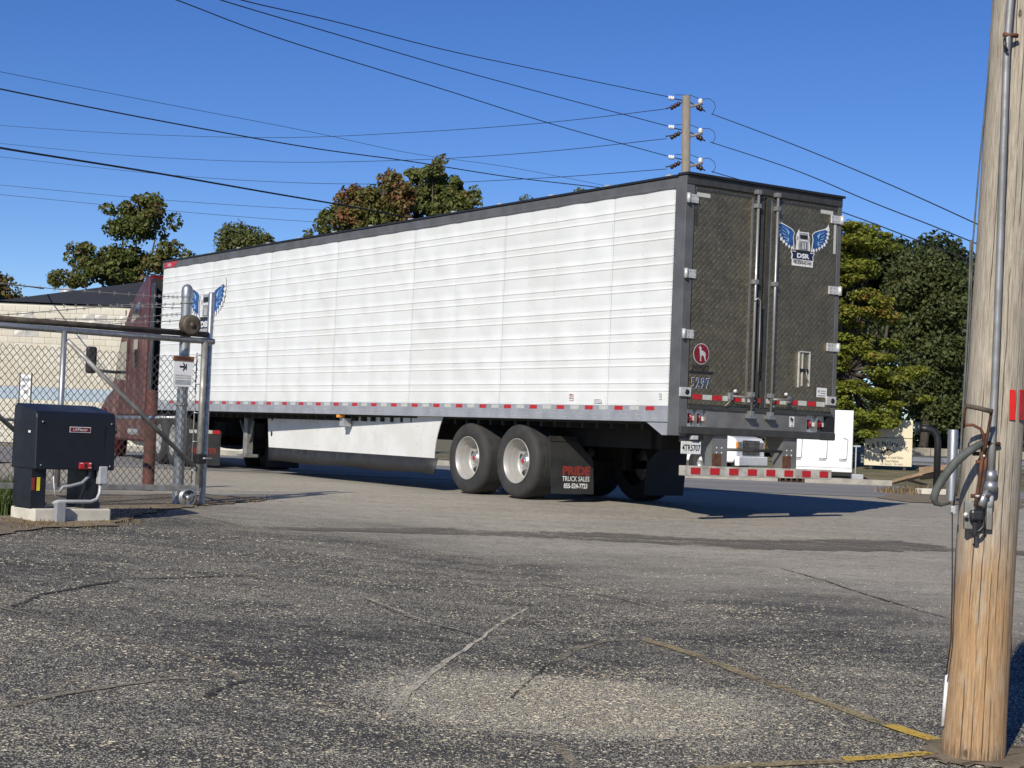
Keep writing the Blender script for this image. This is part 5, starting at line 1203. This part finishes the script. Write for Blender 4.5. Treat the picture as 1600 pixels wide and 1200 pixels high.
g0 = P(1345, 722, 53); gr.location = (g0.x, g0.y, verge_z(g0.x, g0.y)); zz = P(1440, 719, 53).z-gr.location.z
MB().prism([(-.02, zz-.16), (.04, zz-.12), (-.02, zz-.04), (-.02, zz+.0), (.04, zz+.08), (-.02, zz+.14), (-.01, zz+.14), (.05, zz+.08), (-.01, zz+.0), (-.01, zz-.04), (.05, zz-.12), (-.01, zz-.16)], 0, 9, None, 'X').build('beam', M['galv'], gr)
for k in range(5): box(.3+k*2, .42+k*2, .05, .2, -.3, zz+.14).build('post', M['galvd'], gr)
lw = P(1325, 700, 60); e = empty('low_wall', (lw.x, lw.y, verge_z(lw.x, lw.y))); tag(e, 'low tan masonry wall in front of the dark wood', 'wall')
zw = P(1450, 700, 60).z-e.location.z
for k in range(14):
    for r in range(3): box(k*.75+(r%2)*.3+.01, k*.75+(r%2)*.3+.74, 0, .35, -.3+r*(zw+.3)/3+.008, -.3+(r+1)*(zw+.3)/3).build('stone', M['stone'], e, .02)
b0 = P(1339, 755, 41.5); e = empty('utility_cabinet', (b0.x, b0.y, verge_z(b0.x, b0.y))); tag(e, 'small grey utility cabinet with thin stake beside the white box body', 'cabinet')
box(-.14, .14, -.1, .1, 0, .30).build('cabinet', M['conduit'], e, .02); tube([(-.02, .14, 0), (-.02, .14, 1.0)], .018, 6).build('stake', M['conduit'], e); box(-.09, .09, .13, .15, .98, 1.02).build('stake_cap', M['conduit'], e)
# white pickup seen below the rear sill
tp = P(1164, 740, 44.0); PK = empty('pickup_truck', (tp.x, tp.y, .0), R_(-32)); tag(PK, 'white pickup truck parked across the road, seen under the trailer sill', 'pickup truck')
PK.location = (tp.x, tp.y, verge_z(tp.x, tp.y)+.02)
pf = [(-4.6, .5), (-4.6, 1.12), (-2.7, 1.14), (-2.6, 1.75), (-2.45, 1.82), (-1.45, 1.80), (-.85, 1.22), (-.25, 1.16), (.06, 1.08), (.15, .98), (.15, .62), (.05, .42), (-4.5, .42)]
MB().prism(pf, -.92, .92).build('body', M['white2'], PK, .06, 3)
MB().prism([(-1.42, 1.76), (-.88, 1.25), (-.86, 1.27), (-1.40, 1.79)], -.78, .78).build('windscreen', M['glass'], PK)
for s_ in (1, -1):
    MB().prism([(-2.4, 1.28), (-2.4, 1.70), (-1.55, 1.70), (-1.1, 1.28)], s_*.915, s_*.925).build('side_window', M['glass'], PK)
    for x in (-.75, -3.7):
        ww = MB().lathe([(.18, s_*.70), (.22, s_*.93), (.30, s_*.945), (.37, s_*.93), (.385, s_*.88), (.385, s_*.70)], (x, 0, .385), 'Y', 24).build('wheel', M['rubber'], PK)
        MB().lathe([(.22, s_*.94), (.18, s_*.90), (.08, s_*.91), (0, s_*.92)], (x, 0, .385), 'Y', 16).build('rim', M['alu'], ww)
        MB().lathe([(.36, s_*.921), (.46, s_*.926)], (x, 0, .40), 'Y', 24).build('wheel_arch', M['black'], PK)
    box(.125, .165, s_*.74-.14, s_*.74+.14, .80, .98).build('headlamp', M['greybox'], PK, .02); box(.05, .168, s_*.86-.05, s_*.86+.05, .80, .98).build('indicator', M['orange'], PK, .02)
    box(-.95, -.75, s_*1.0-.1, s_*1.0+.1, 1.2, 1.4).build('mirror', M['black'], PK, .03)
box(.13, .172, -.54, .54, .62, 1.02).build('grille', M['black'], PK, .02)
for k in range(3): box(.17, .18, -.5, .5, .72+k*.1, .735+k*.1).build('grille_bar', M['flap'], PK)
box(.10, .24, -.93, .93, .34, .60).build('bumper', M['white2'], PK, .03)
# white box body further right
wb0 = P(1268, 742, 45.5); WB = empty('service_trailer', (wb0.x, wb0.y, verge_z(wb0.x, wb0.y)), R_(-6)); tag(WB, 'white box utility trailer with latched doors right of the pickup', 'trailer')
wz = P(1316, 641, 45.5).z-WB.location.z; bt0 = P(1316, 738, 45.5).z-WB.location.z; xr = 62*45.5/FPX; xl = -46*45.5/FPX
box(xl, xr, 0, 2.4, bt0, wz).build('body', M['white2'], WB, .02)
for (a, b) in ((xl+.02, -.02), (.0, .56), (.58, xr-.02)):
    dr_ = box(a, b, -.018, -.002, bt0+.12, wz-.10).build('door', M['white2'], WB, .006)
    tube([((a+b)/2, -.04, bt0+.35), ((a+b)/2+.10, -.04, bt0+.37), ((a+b)/2+.12, -.04, bt0+.9), ((a+b)/2, -.04, bt0+.95)], .012, 6).build('door_handle', M['conduit'], dr_)
    box((a+b)/2-.1, (a+b)/2+.1, -.03, -.018, bt0+.30, bt0+.38).build('latch', M['conduit'], dr_)
box(xl, xr, -.01, 2.3, bt0-.10, bt0-.002).build('chassis', M['under'], WB)
for x in (xl+.35, xr-.35): MB().lathe([(.1, 0), (.26, .01), (.30, .04), (.30, .2), (.1, .2)], (x, .05, .30), 'Y', 20).build('wheel', M['rubber'], WB)
box(xl, xl+.06, -.03, .0, bt0+.02, bt0+.10).build('tail_lamp', M['redlens'], WB)
